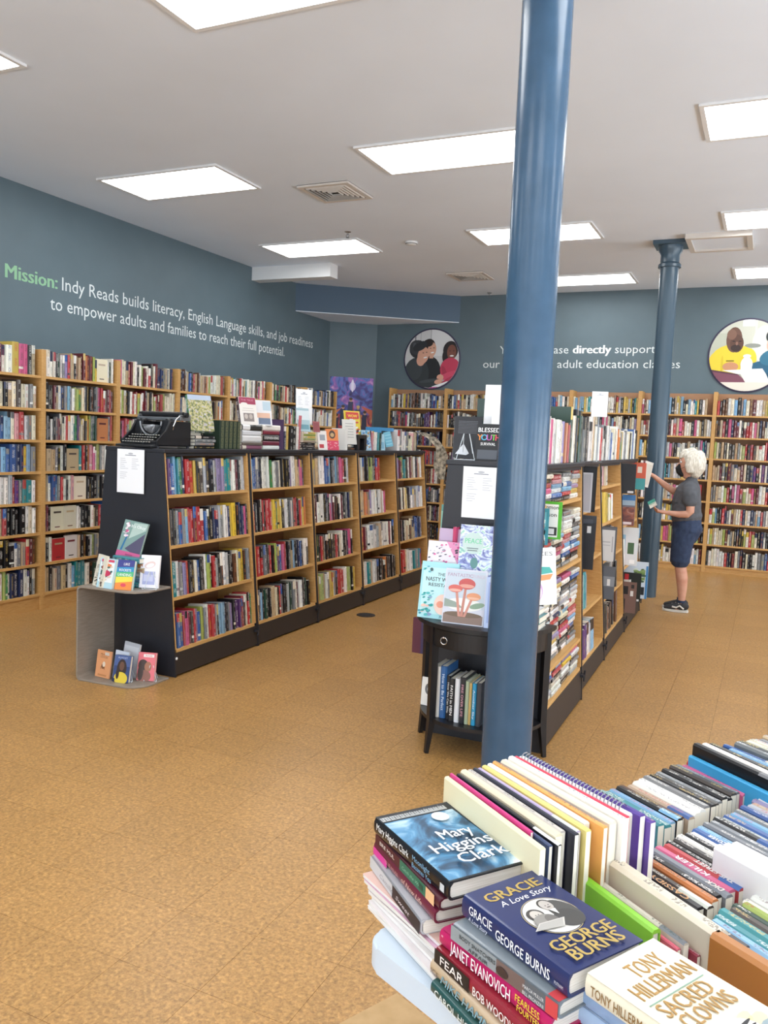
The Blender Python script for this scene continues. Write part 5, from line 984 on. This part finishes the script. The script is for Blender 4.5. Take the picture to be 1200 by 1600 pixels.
def c_jan(p, d, h): p.rect(.002, .002, d - .002, h - .002, 'b01c5c'); p.rect(.012, h * .2, .05, h * .62, 'e6d83a'); p.poly([(.01, h * .66), (.04, h * .66), (.04, h * .72), (.015, h * .76)], '282028'); p.text('EF', .012, h * .68, .03, 'e8dce0', width=.03); p.rect(.02, h * .1, .03, h * .18, 'd8702c')
def s_jan(p, h, t): p.text('"', .006, t * .4, t * .5, 'f0d0dc'); p.text('JANET EVANOVICH', .028, t * .17, t * .95, 'f4eef0', width=h * .56, bold=.012); p.text('FEARLESS', h * .72, t * .52, t * .52, 'e8d040', width=h * .2, bold=.015); p.text('FOURTEEN', h * .74, t * .1, t * .48, 'e8d040', width=h * .2, bold=.015)
hero(-.413, 1.168, z, -30.5, .238, .165, .0275, 'b3195a', 'b3195a', c_jan, s_jan, 'magenta JANET EVANOVICH FEARLESS FOURTEEN hardcover'); z += .028
def s_body(p, h, t):
    p.rect(0, .001, h * .46, t - .001, '8c9498'); p.rect(h * .46, .001, h * .72, t - .001, '6e5c58'); p.rect(h * .72, .001, h * .9, t - .001, '5c6268'); p.rect(h * .9, .001, h, t - .001, 'c84448')
    p.text('BODY SNATCHERS', .02, t * .5, t * .36, '3c4448', width=h * .36, bold=.01); p.text('AFFAIR', .04, t * .12, t * .34, '3c4448', width=h * .2, bold=.01); p.ell(h * .52, t * .4, .012, .007, '3a2c2c'); p.text('MARCIA MULLER', h * .71, t * .5, t * .3, 'e0e4e6', width=h * .18); p.text('BILL PRONZINI', h * .71, t * .14, t * .3, 'e0e4e6', width=h * .18)
hero(-.388, 1.150, z, -28.5, .215, .15, .0245, '747c82', '747c82', lambda p, d, h: p.rect(.002, .002, d - .002, h * .1, 'c84448'), s_body, 'grey BODY SNATCHERS AFFAIR book with a red tail band'); z += .025
def c_gra(p, d, h):
    p.text('GRACIE', d * .14, h * .82, .032, 'b89c50', width=d * .74, bold=.02); p.text('A Love Story', d * .2, h * .735, .019, 'f0eef0', width=d * .7, shear=.3)
    p.ell(d * .54, h * .50, .047, .046, 'b8a878', n=48); p.ell(d * .54, h * .50, .0458, .0448, '2a3058', n=48); p.ell(d * .54, h * .50, .0445, .0435, 'dcd8d0', n=48)
    p.ell(d * .70, h * .49, .021, .034, '4a4846', 10, 30); p.ell(d * .66, h * .42, .024, .022, '403e3c', 0, 30); p.ell(d * .60, h * .615, .0125, .013, '33302e', 0, 24); p.ell(d * .60, h * .600, .0105, .013, 'b4aca4', 0, 24); p.ell(d * .585, h * .598, .0012, .001, '2a2624'); p.ell(d * .625, h * .598, .0012, .001, '2a2624'); p.ell(d * .603, h * .575, .004, .001, '5a504c'); p.poly([(d * .57, h * .545), (d * .64, h * .545), (d * .61, h * .48)], 'efece6')
    p.ell(d * .38, h * .545, .0145, .0145, '3a3634', 0, 24); p.ell(d * .385, h * .535, .0105, .0125, 'c2bab0', 0, 24); p.ell(d * .37, h * .538, .0012, .001, '2a2624'); p.ell(d * .405, h * .538, .0012, .001, '2a2624'); p.ell(d * .388, h * .512, .004, .001, '5a504c'); p.ell(d * .40, h * .45, .021, .018, '8a8680', 0, 24); p.ell(d * .47, h * .455, .010, .012, '6c6864', 0, 20)
    p.poly([(d * .17, h * .40), (d * .50, h * .355), (d * .60, h * .43), (d * .30, h * .455)], 'c4c0b8'); p.poly([(d * .19, h * .40), (d * .49, h * .362), (d * .57, h * .425), (d * .30, h * .447)], 'a8a49e')
    p.text('GEORGE', d * .12, h * .17, .034, 'b89c50', width=d * .80, bold=.02); p.text('BURNS', d * .18, h * .05, .034, 'b89c50', width=d * .68, bold=.02)
def s_gra(p, h, t): p.text('GRACIE', .018, t * .42, t * .56, 'f0f0f4', width=h * .24, bold=.015); p.text('A Love Story', .018, t * .12, t * .28, 'd8d8e4', width=h * .2, shear=.3); p.text('GEORGE BURNS', h * .36, t * .25, t * .62, 'f0f0f4', width=h * .5, bold=.015); p.text('PUTNAM', h * .9, t * .3, t * .2, 'c8c8d4', width=.016, rot=0)
hero(-.381, 1.174, z, -31.2, .222, .151, .0355, '222c5a', '222c5a', c_gra, s_gra, 'navy GRACIE A Love Story hardcover by GEORGE BURNS'); z += .0
# third stack
z = T + .0005
for i in range(4): hero(-.196 + .004 * i, 1.108 - .002 * i, z, -32 + i, .215, .142, .031, ['7f98bc', '8ea6c8', '9ab2d0', '88a2c6'][i], ['7f98bc', '8ea6c8', '9ab2d0', '88a2c6'][i], lambda p, d, h: p.rect(.01, .01, d - .01, h - .01, '94acc8'), None, 'light blue softcover, %s from the bottom under the cream Hillerman book' % ORD[i].replace('leftmost', 'first'), hard=False); z += .0315
def c_hil(p, d, h):
    p.rect(.001, .001, d - .001, h - .001, 'e2dac4'); p.text('TONY', d * .34, h * .80, .040, 'ab8448', width=d * .46, bold=.012); p.text('HILLERMAN', d * .12, h * .66, .040, 'ab8448', width=d * .8, bold=.012); p.rect(d * .1, h * .615, d * .9, h * .622, '7aa08c')
    p.text('SACRED', d * .12, h * .50, .036, 'ab8448', width=d * .7, bold=.012); p.text('CLOWNS', d * .16, h * .38, .036, 'ab8448', width=d * .7, bold=.012)
    p.blobs(.01, .01, d - .01, h * .34, ['e8d49a', 'd8b860', 'c8c0a8', 'f0ead8', '8a9aa0'], 22, .02, random.Random(3)); p.ell(d * .5, h * .18, .026, .03, 'ece8dc')
    for k in range(5): p.ell(d * .5, h * (.10 + .035 * k), .024, .0028, '26262a', 8)
    p.ell(d * .42, h * .19, .005, .004, '26262a'); p.ell(d * .6, h * .2, .005, .004, '26262a')
hero(-.171, 1.074, z, -29, .235, .145, .0335, 'e0d8c2', 'e0d8c2', c_hil, lambda p, h, t: (p.text('TONY HILLERMAN', .01, t * .25, t * .6, '8a6a3c', width=h * .42, bold=.01), p.ell(h * .52, t * .5, .008, .008, '3a3a3c'), p.text('SACRED CLOWNS', h * .6, t * .25, t * .6, '8a6a3c', width=h * .34, bold=.01)), 'cream TONY HILLERMAN SACRED CLOWNS hardcover')
# rows of books standing on their fore-edges, spines up
def spine_up(x, y, ang, h, d, t, c, label, group, hard=False, lean_=0, ink=True, hexc=None, title=None):
    E = Vector((math.cos(R(ang)), math.sin(R(ang)), 0)); N = Vector((-E.y, E.x, 0)); b = BookMesh(); cc = srgb(hexc) if hexc else jit(c, rnd)
    bands = []
    q = rnd.random()
    if q < .3: bands = [(rnd.uniform(.55, .8), jit(rnd.choice('kwcrsab'), rnd))]
    b.add(t - .0006, d, h, cc, ink_for(c, rnd) if ink else (0, 0, 0, 0), rnd, hard=hard, bands=bands)
    P = Vector((x, y, T + .0005 + d)) + N * t; mw = frame(P, -N, (0, 0, -1), E)
    if lean_: mw = Matrix.Translation((0, 0, -d)) @ mw; mw = Matrix.Translation(P - Vector((0, 0, d))) @ Matrix.Rotation(R(lean_), 4, E) @ Matrix.Translation(-(P - Vector((0, 0, d)))) @ Matrix.Translation((0, 0, d)) @ mw
    o = tag(b.build('paperback' if not hard else 'hardcover', mw=mw), label, 'paperback' if not hard else 'hardcover', group)
    if title: p = Print(.0003); p.text(title[0], h * title[2], t * .2, t * .85, title[1], width=h * title[3], bold=.015); p.build('spine_print', o, frame((0, -.0004, h), (0, 0, -1), (1, 0, 0)))
    return o
def table_row(x, y, pdir, ang, s, where, group, h, d, t, titles={}):
    """walks away from the camera along pdir"""
    E = Vector((math.cos(R(ang)), math.sin(R(ang)))); N = Vector((-E.y, E.x)); D = Vector((math.cos(R(pdir)), math.sin(R(pdir)))); p = Vector((x, y)); i = 0
    for ch_ in s.replace(' ', ''):
        big = ch_.isupper(); c = ch_.lower(); tt = rnd.uniform(*t) * (1.5 if big else 1); hh = rnd.uniform(*h)
        j = rnd.uniform(-.006, .006)
        spine_up(p.x + E.x * j, p.y + E.y * j, ang, hh, rnd.uniform(*d), tt, c, '%s spine-up paperback, %s from the near end of %s' % (NAME[c], ordi(i).replace('leftmost', 'first'), where), group, title=titles.get(i), ink=i not in titles)
        p += D * (tt / D.dot(N)); i += 1
    return p
gT = 'spine-up paperbacks on the sale table'
table_row(-.285, 1.80, 63, -36.5, 'qqaketwwskdskkdsprbsvwpobtkbn', 'the far left table row', gT, (.170, .178), (.100, .108), (.015, .022))
pB = table_row(-.205, 1.492, 62.5, -37, 'kekdoksprkdwkwbasskl basblt vwkskwaqlvt', 'the second table row', gT, (.168, .180), (.100, .108), (.016, .022), {6: ('DICK', 'f0e8e0', .08, .2), 7: ('KILLER', 'f4eef0', .3, .45), 8: ('THE STREET', 'e8e4e0', .1, .5), 14: ('UNDERCOVER', 'eef2f6', .3, .5), 2: ('CASSIDY', 'd8a878', .15, .5)})
table_row(-.055, 1.355, 61.5, -37, 'kvaqqdhjwww', 'the third table row', gT, (.172, .180), (.100, .110), (.016, .021))
table_row(.045, 1.64, 62, -37, 'kbwrqsdlwvak', 'third table row beyond the albums', gT, (.172, .180), (.100, .110), (.016, .021))
table_row(.065, 1.22, 62, -37, 'wqsdlwvakrcq', 'the right table row', gT, (.172, .180), (.100, .110), (.018, .024))
# big white books in the third row
for i in range(3): spine_up(-.040 + i * .0135, 1.567 + i * .022, -36, .24, .15 - .004 * i, .022, 'w', ['nearest', 'middle', 'rearmost'][i] + ' of three thick white hardcovers standing above the paperbacks', 'thick white hardcovers on the table', hard=True, ink=False, hexc=['e6e4e4', 'd8d4d8', 'dcd8d4'][i])
# black binder and bright blue activity book
spine_up(-.125, 2.085, -40, .235, .125, .014, 'a', 'bright blue and patchwork picture book beside the black binder', 'large books by the binder', hexc='3f9ccc', ink=False)
spine_up(-.118, 2.100, -40, .25, .152, .02, 'k', 'tall black binder standing above the far paperbacks', 'large books by the binder', hard=True, hexc='18181c', ink=False)
spine_up(-.100, 2.122, -40, .25, .148, .02, 'w', 'white and black hardcover behind the binder', 'large books by the binder', hard=True)
spine_up(-.085, 2.142, -40, .24, .144, .02, 'k', 'black hardcover second behind the binder', 'large books by the binder', hard=True)
table_row(-.055, 2.205, 63, -38, 'sasskcclstoiqrk', 'the farthest table row', gT, (.170, .178), (.105, .12), (.018, .024))
# black bookend far right
e = empty('bookend', Matrix.Translation((.145, 2.46, T)) @ Matrix.Rotation(R(-36), 4, 'Z'), 'black metal bookend at the far right of the table', 'bookend'); MB().box(0, .12, 0, .004, 0, .18).box(0, .12, 0, .1, 0, .003).build('plate', 'blk2', e, bevel=.001)
# odd sizes in front: lime green, salmon, floral, beige
E_ = -38.5; q = Vector((-.258, 1.397)); N_ = Vector((.6225, .7826))
for c, hx, h_, d_, t_, lab, hd in [('j', '86c43a', .19, .125, .018, 'bright lime green rounded book standing behind the navy hardcover', True), ('i', 'c85a6c', .22, .11, .008, 'thin rose-red book beside the lime green one', False), ('l', 'c9c2b4', .22, .118, .012, 'pale floral spined book beside the rose-red one', False), ('m', '8a2a3c', .22, .105, .008, 'thin dark red book before the beige hardcover', False),
                             ('c', 'd2c6b2', .225, .15, .03, 'large beige cloth hardcover standing on the table', True), ('l', 'c4c8b0', .22, .13, .012, 'pale green magazine-like book behind the beige hardcover', False), ('j', 'b8bc5a', .2, .115, .010, 'thin olive book behind the beige hardcover', False), ('k', '3c3a40', .2, .12, .014, 'charcoal paperback behind the beige hardcover', False)]:
    spine_up(q.x, q.y, E_, h_, d_, t_, c, lab, 'odd-sized books between the stacks and the rows', hard=hd, hexc=hx, ink=c not in 'ji'); q += N_ * (t_ + .001) + Vector((.012, -.0095)) * (1 if c in 'lmc' else .2)
spine_up(-.028, 1.27, -34, .22, .15, .026, 'o', 'orange-brown cloth hardcover at the right edge of the picture', 'odd-sized books between the stacks and the rows', hard=True, hexc='a86a2c', ink=False)
# large softcovers behind the left stack, standing spine up
q = Vector((-.530, 1.478)); gL = 'large softcovers standing behind the left stack'
big = [('e2d8b4', .305, .23, .012, 'cream large softcover with a dotted border, nearest of its row'), ('c8387c', .26, .235, .006, 'thin magenta softcover, second in the tall row'), ('3c4a6c', .30, .228, .008, 'slate blue softcover in the tall row'), ('1c1c22', .31, .232, .008, 'thin black softcover in the tall row'), ('d8ccb0', .29, .238, .016, 'tan music book in the tall row'),
       ('c8c0b8', .28, .236, .012, 'grey speckled softcover in the tall row'), ('1e2030', .30, .238, .010, 'black softcover beside the mauve one'), ('b8a8cc', .29, .236, .010, 'mauve softcover in the tall row'), ('dcc878', .30, .240, .012, 'straw yellow softcover in the tall row'), ('f0ece8', .28, .242, .012, 'white softcover after the straw yellow one'), ('e0a058', .31, .245, .010, 'orange photo-edged softcover in the tall row'),
       ('3c4c9c', .28, .238, .008, 'royal blue softcover in the tall row'), ('e6dac4', .30, .245, .018, 'thick cream softcover in the tall row'), ('e8e4de', .31, .250, .014, 'white softcover with a black corner in the tall row'), ('d83c54', .30, .248, .010, 'red spined softcover in front of the spiral one'), ('f2f0ee', .29, .246, .016, 'white wire-bound book with a coil along its top')]
for i, (hx, h_, d_, t_, lab) in enumerate(big):
    d_ -= .024; bk = spine_up(q.x, q.y, -38.5 + i * .3, h_, d_, t_, 'w', lab, gL, hexc=hx, ink=i in (5, 10, 13))
    if i == 15:
        E2 = Vector((math.cos(R(-34)), math.sin(R(-34)), 0)); m = MB(); pts = []
        for k in range(300):
            a = k * PI / 5; c0 = Vector((q.x, q.y, T + d_)) + E2 * (.01 + k * .0009) + Vector((-E2.y, E2.x, 0)) * .008
            pts.append(c0 + Vector((-E2.y, E2.x, 0)) * .012 * math.cos(a) + Vector((0, 0, .012 * math.sin(a))))
        co = m.tube(pts, .0013, 4).build('wire_coil', 'steel', bk, bk.matrix_world.inverted()); co['label'] = 'silver wire coil'
    q += N_ * (t_ + .0006)
for i in range(5):
    spine_up(q.x + .012, q.y - .01, -34, [.29, .30, .27, .26, .25][i], [.225, .215, .19, .18, .17][i], .014, 'u', '%s purple softcover behind the spiral-bound book' % ['nearest', 'second', 'third', 'fourth', 'farthest'][i], gL, hexc=['51388c', '5b3f90', '4c3484', '58408c', 'c86a94'][i], ink=i > 0); q += N_ * .0148
q += N_ * .004
spine_up(q.x + .05, q.y - .04, -36, .19, .14, .022, 'w', 'plain white hardcover between the purple softcovers and the bookend', gL, hexc='e6e2e0', ink=False)
q += N_ * .026
e = empty('bookend', Matrix.Translation((q.x + .05, q.y - .04, T)) @ Matrix.Rotation(R(-36), 4, 'Z'), 'black wire bookend after the purple softcovers', 'bookend'); MB().tube([(.08, .004, .004), (.08, .004, .13), (.085, .004, .14), (.155, .004, .14), (.16, .004, .13), (.16, .004, .004)], .003, 8).box(.06, .18, 0, .08, 0, .002).build('wire', 'blk2', e)
# ================================================================== THE WOMAN
def loft(bm, pts, n=16, cap=True):
    """rings along pts (x,y,z,a,b): b = half width towards world y, a = half width the other way"""
    rings = []; P = [Vector(p[:3]) for p in pts]
    for i, p in enumerate(pts):
        t = (P[min(i + 1, len(P) - 1)] - P[max(i - 1, 0)]).normalized(); v = Vector((0, 1, 0)); v = (v - t * v.dot(t))
        if v.length < .2: v = Vector((0, 0, 1)) - t * t.z
        v.normalize(); u = t.cross(v); rings.append((P[i], u, v, p[3], p[4] if len(p) > 4 else p[3], t))
    full = []
    if cap:
        c, u, v, a, b, t = rings[0]; m = min(a, b)
        full += [(c - t * m * .75, u, v, a * .35, b * .35), (c - t * m * .45, u, v, a * .78, b * .78)]
    full += [r[:5] for r in rings]
    if cap:
        c, u, v, a, b, t = rings[-1]; m = min(a, b)
        full += [(c + t * m * .45, u, v, a * .78, b * .78), (c + t * m * .75, u, v, a * .35, b * .35)]
    R_ = [[bm.verts.new(c + u * a * math.cos(2 * PI * k / n) + v * b * math.sin(2 * PI * k / n)) for k in range(n)] for c, u, v, a, b in full]
    for A, B in zip(R_, R_[1:]):
        for k in range(n): bm.faces.new((A[k], A[(k + 1) % n], B[(k + 1) % n], B[k]))
    bm.faces.new(R_[0][::-1]); bm.faces.new(R_[-1])
def organic(name, parts, m, parent, voxel, smooth=3, disp=0):
    bm = bmesh.new()
    for p in parts: loft(bm, p)
    bmesh.ops.recalc_face_normals(bm, faces=bm.faces); me = bpy.data.meshes.new(name); bm.to_mesh(me); bm.free()
    o = bpy.data.objects.new(name, me); C.objects.link(o)
    r = o.modifiers.new('r', 'REMESH'); r.mode = 'VOXEL'; r.voxel_size = voxel; r.use_smooth_shade = True
    if smooth: s_ = o.modifiers.new('s', 'SMOOTH'); s_.iterations = smooth; s_.factor = .5
    if disp:
        tx_ = bpy.data.textures.new('folds', 'CLOUDS'); tx_.noise_scale = .06; d_ = o.modifiers.new('d', 'DISPLACE'); d_.texture = tx_; d_.strength = disp; d_.mid_level = .5
    dg = bpy.context.evaluated_depsgraph_get(); me2 = bpy.data.meshes.new_from_object(o.evaluated_get(dg)); o.modifiers.clear(); o.data = me2; me2.name = name
    me2.materials.clear(); me2.materials.append(M[m]); 
    for p in me2.polygons: p.use_smooth = True
    o.parent = parent; o.matrix_parent_inverse = parent.matrix_world.inverted(); return o
wm = empty('person', (-.72, 8.66, 0), 'person with white bobbed hair, black mask, grey tee and navy shorts reaching for a book', 'person')
bpy.context.view_layer.update()
YC = 8.68
leg = lambda y, dx: [(-.70, y, .86, .078, .07), (-.712 + dx * .3, y, .68, .078, .074), (-.725 + dx * .6, y, .50, .062, .060), (-.722 + dx * .8, y, .45, .056, .054), (-.700 + dx, y, .34, .056, .052), (-.690 + dx, y, .22, .044, .040), (-.688 + dx, y, .11, .032, .030), (-.690 + dx, y, .05, .034, .032), (-.74 + dx, y, .035, .028, .034)]
def hand(W, D, U, curl, s=1.0, thumb=1, pinch=0):
    """palm from wrist W along D, palm-normal U (fingers curl towards U); returns palm, four fingers, thumb"""
    D = Vector(D).normalized(); U = Vector(U); U = (U - D * U.dot(D)).normalized(); S = D.cross(U); W = Vector(W); out = []
    out.append([(*(W - D * .01), .019, .022), (*(W + D * .03), .018, .030), (*(W + D * .065), .014, .034)])
    out[0] = [tuple(q) for q in out[0]]
    for k, (o_, L) in enumerate(((-.025, .058), (-.009, .067), (.008, .063), (.024, .05))):
        p = W + D * .065 + S * o_ * s; d = D.copy(); pts = [(*p, .0088)]
        for j, fr in enumerate((.42, .33, .25)):
            d = (d * math.cos(R(curl)) + U * math.sin(R(curl))).normalized(); U2 = U; p = p + d * L * fr; pts.append((*p, .0085 - .0009 * (j + 1)))
        out.append(pts)
    p = W + D * .018 - S * .024 * thumb; d = (D * .75 - S * .5 * thumb + U * .5).normalized(); pts = [(*p, .011)]
    for L in (.035, .028): p = p + d * L; pts.append((*p, .0095)); d = (d + U * .35 + D * .2).normalized()
    out.append(pts); return out
nearW = Vector((-.895, 8.50, .988)); farW = Vector((-1.035, 8.60, 1.335))
body = [
    [(-.69, YC, .84, .105, .14), (-.71, YC, .97, .105, .135), (-.715, YC, 1.10, .105, .145), (-.70, YC, 1.21, .075, .145), (-.685, YC, 1.27, .045, .075), (-.69, YC, 1.34, .045, .05), (-.705, YC, 1.39, .045, .048)],
    leg(YC - .075, 0), leg(YC + .085, -.02),
    # head
    [(-.735, YC - .01, 1.355, .045, .042), (-.735, YC - .01, 1.39, .068, .056), (-.73, YC - .01, 1.43, .082, .068), (-.725, YC - .01, 1.48, .088, .074), (-.715, YC, 1.53, .084, .072), (-.705, YC, 1.565, .06, .055)],
    [(-.795, YC - .03, 1.475, .016, .013), (-.818, YC - .035, 1.45, .014, .014), (-.826, YC - .036, 1.437, .012, .013)],
    # near arm, holding a card
    [(-.68, YC - .145, 1.22, .045, .045), (-.665, YC - .185, 1.13, .043, .042), (-.66, YC - .19, 1.01, .038, .036), (-.685, YC - .19, .985, .036, .036), (-.76, YC - .185, .978, .033, .033), (-.84, YC - .18, .984, .025, .026), (nearW.x, nearW.y, nearW.z, .020, .023)],
    # far arm, reaching
    [(-.69, YC + .135, 1.22, .045, .045), (-.76, YC + .12, 1.19, .042, .042), (-.845, YC + .06, 1.185, .037, .037), (-.90, YC + .02, 1.225, .034, .034), (-.97, YC - .03, 1.28, .027, .027), (farW.x, farW.y, farW.z, .020, .022)]]
body += hand(nearW, (-1, .0, .12), (.1, .6, .8), 24, thumb=-1)
body += hand(farW, (-.8, -.35, .45), (.1, -.3, -.9), 16, thumb=1)
bo = organic('body', body, 'skin', wm, .0055, 3)
organic('shirt', [[(-.70, YC, .935, .148, .178), (-.712, YC, .99, .142, .172), (-.718, YC, 1.10, .140, .175), (-.705, YC, 1.20, .118, .196), (-.69, YC, 1.262, .092, .18), (-.685, YC, 1.305, .060, .085), (-.688, YC, 1.325, .056, .062)],
    [(-.69, YC - .13, 1.245, .075, .072), (-.672, YC - .175, 1.17, .070, .062), (-.664, YC - .188, 1.095, .066, .056)],
    [(-.69, YC + .13, 1.245, .075, .072), (-.75, YC + .12, 1.195, .064, .060), (-.80, YC + .10, 1.185, .058, .056)]], 'shirt', wm, .008, 2, .012)
p = Print(.0002); p.ell(0, 0, .022, .03, 'b8babc'); p.ell(0, 0, .014, .02, '55575c')
p.build('chest_print', wm, Matrix.Translation((-.72, -8.66, 0)) @ Matrix.Translation((1.44, 0, 0)) @ frame((-.862, YC - .05, 1.10), (0, -1, 0), (0, 0, 1), (-1, 0, 0)) if 0 else Matrix.Translation((.72, -8.66, 0)) @ frame((-.866, YC - .05, 1.11), (0, -1, 0), (0, 0, 1), (-1, 0, 0)))
organic('shorts', [[(-.71, YC, .955, .126, .158), (-.70, YC, .90, .138, .172), (-.69, YC, .82, .142, .178), (-.70, YC, .75, .12, .165)],
    [(-.705, YC - .078, .80, .118, .098), (-.725, YC - .078, .64, .102, .094), (-.73, YC - .078, .505, .092, .088)],
    [(-.715, YC + .085, .80, .112, .098), (-.735, YC + .085, .64, .096, .092), (-.745, YC + .085, .505, .088, .086)]], 'shorts', wm, .008, 2, .012)
hr = organic('hair', [
    [(-.655, YC, 1.375, .060, .100), (-.650, YC, 1.42, .085, .118), (-.655, YC, 1.475, .100, .120), (-.680, YC, 1.53, .112, .112), (-.700, YC, 1.572, .095, .090), (-.705, YC, 1.592, .055, .055)],
    [(-.745, YC - .01, 1.575, .05, .06), (-.785, YC - .015, 1.55, .035, .055), (-.800, YC - .02, 1.525, .018, .045)],
    [(-.705, YC - .085, 1.535, .035, .028), (-.700, YC - .100, 1.46, .050, .026), (-.690, YC - .100, 1.395, .040, .022)],
    [(-.705, YC + .085, 1.535, .035, .028), (-.700, YC + .100, 1.46, .050, .026), (-.690, YC + .100, 1.395, .040, .022)]], 'hair', wm, .007, 2, .006)
organic('face_mask', [[(-.800, YC - .025, 1.455, .022, .030), (-.812, YC - .028, 1.425, .030, .048), (-.800, YC - .026, 1.39, .032, .050), (-.775, YC - .02, 1.36, .026, .04)]], 'mask', wm, .005, 2)
def rel(o): o.parent = wm; o.matrix_parent_inverse = wm.matrix_world.inverted(); return o
rel(MB().tube([(-.80, YC - .068, 1.415), (-.745, YC - .088, 1.44), (-.715, YC - .092, 1.455)], .0018, 6).build('mask_strap', 'mask'))
for s_, y in ((-1, YC - .062), (1, YC + .035)):
    m = MB(); bmesh.ops.create_uvsphere(m.bm, u_segments=12, v_segments=8, radius=.011, matrix=Matrix.Translation((-.790, y, 1.485))); rel(m.build('eye', 'white', smooth=True))
    m = MB(); bmesh.ops.create_uvsphere(m.bm, u_segments=10, v_segments=8, radius=.006, matrix=Matrix.Translation((-.797, y - .002, 1.485))); rel(m.build('iris', 'mask', smooth=True))
    rel(MB().tube([(-.790 , y - .02, 1.505), (-.802, y, 1.509), (-.80, y + .014, 1.505)], .003, 6).build('eyebrow', 'hair'))
rel(MB().tube([(-.84, YC - .07 + .0, 1.49)] + [(-.825 + .002, YC - .055 + .022 * math.cos(R(a)), 1.485 + .018 * math.sin(R(a))) for a in range(180, 541, 30)], .0014, 6).tube([(-.818, YC - .078, 1.488), (-.72, YC - .092, 1.492)], .0014, 6).build('glasses', 'steel')) if 0 else None
def shoe(y, dx):
    x = -.69 + dx
    e2 = organic('shoe', [[(x + .048, y, .062, .036, .034), (x + .02, y, .066, .045, .038), (x - .03, y, .058, .042, .040), (x - .09, y, .045, .032, .043), (x - .145, y, .036, .022, .036)]], 'shoe', wm, .005, 2)
    pts = [(x + .088 * 0 + a, y + b) for a, b in ((.072, -.012), (.066, -.03), (.0, -.034), (-.08, -.044), (-.14, -.042), (-.172, -.022), (-.176, .0), (-.168, .024), (-.13, .042), (-.06, .042), (.02, .034), (.066, .028), (.073, .012))]
    o = MB().prism([(x + (a - x) * 1.0, y + (b - y) * 1.03) for a, b in pts], .002, .026, 'Z').build('sole', 'sole', None, bevel=.004); o.parent = e2
    m = MB()
    for k in range(4): m.tube([(x - .02 - .022 * k, y - .030, .084 - .009 * k), (x - .03 - .022 * k, y, .102 - .011 * k), (x - .02 - .022 * k, y + .03, .086 - .009 * k)], .0055, 6)
    o = m.build('laces', 'sole'); o.parent = e2
    m = MB().tube([(x + .03, y - .043, .04), (x - .01, y - .046, .07), (x - .04, y - .047, .05), (x - .08, y - .047, .055)], .009, 6); o = m.build('side_stripe', 'sole'); o.parent = e2
    o = MB().lathe([(.036, .095), (.039, .12)], 20, (x, y)).build('sock', 'shorts'); rel(o)
shoe(YC - .075, 0); shoe(YC + .085, -.02)
# card in her near hand, leaflet by her far hand
face_out(Matrix.Translation((-1.035, 8.50, 1.015)) @ Matrix.Rotation(R(-32), 4, 'Y') @ Matrix.Rotation(R(-40), 4, 'X'), .075, .09, .003, 'e6e2d4', plain(('r', '3f9f8c', 0, .55, 1, 1), ('r', '8cc0a8', .1, .4, .9, .5)), 'small green and cream booklet held in the person’s near hand', name='booklet', cat='booklet')
face_out(lean(-1.13, 8.40, 1.24, 62, -4, 10), .13, .25, .004, 'ddd8ce', plain(('r', 'cfc8ba', .1, .1, .9, .9)), 'off-white folded paper beside the reaching hand at the island end', name='paper', cat='paper')
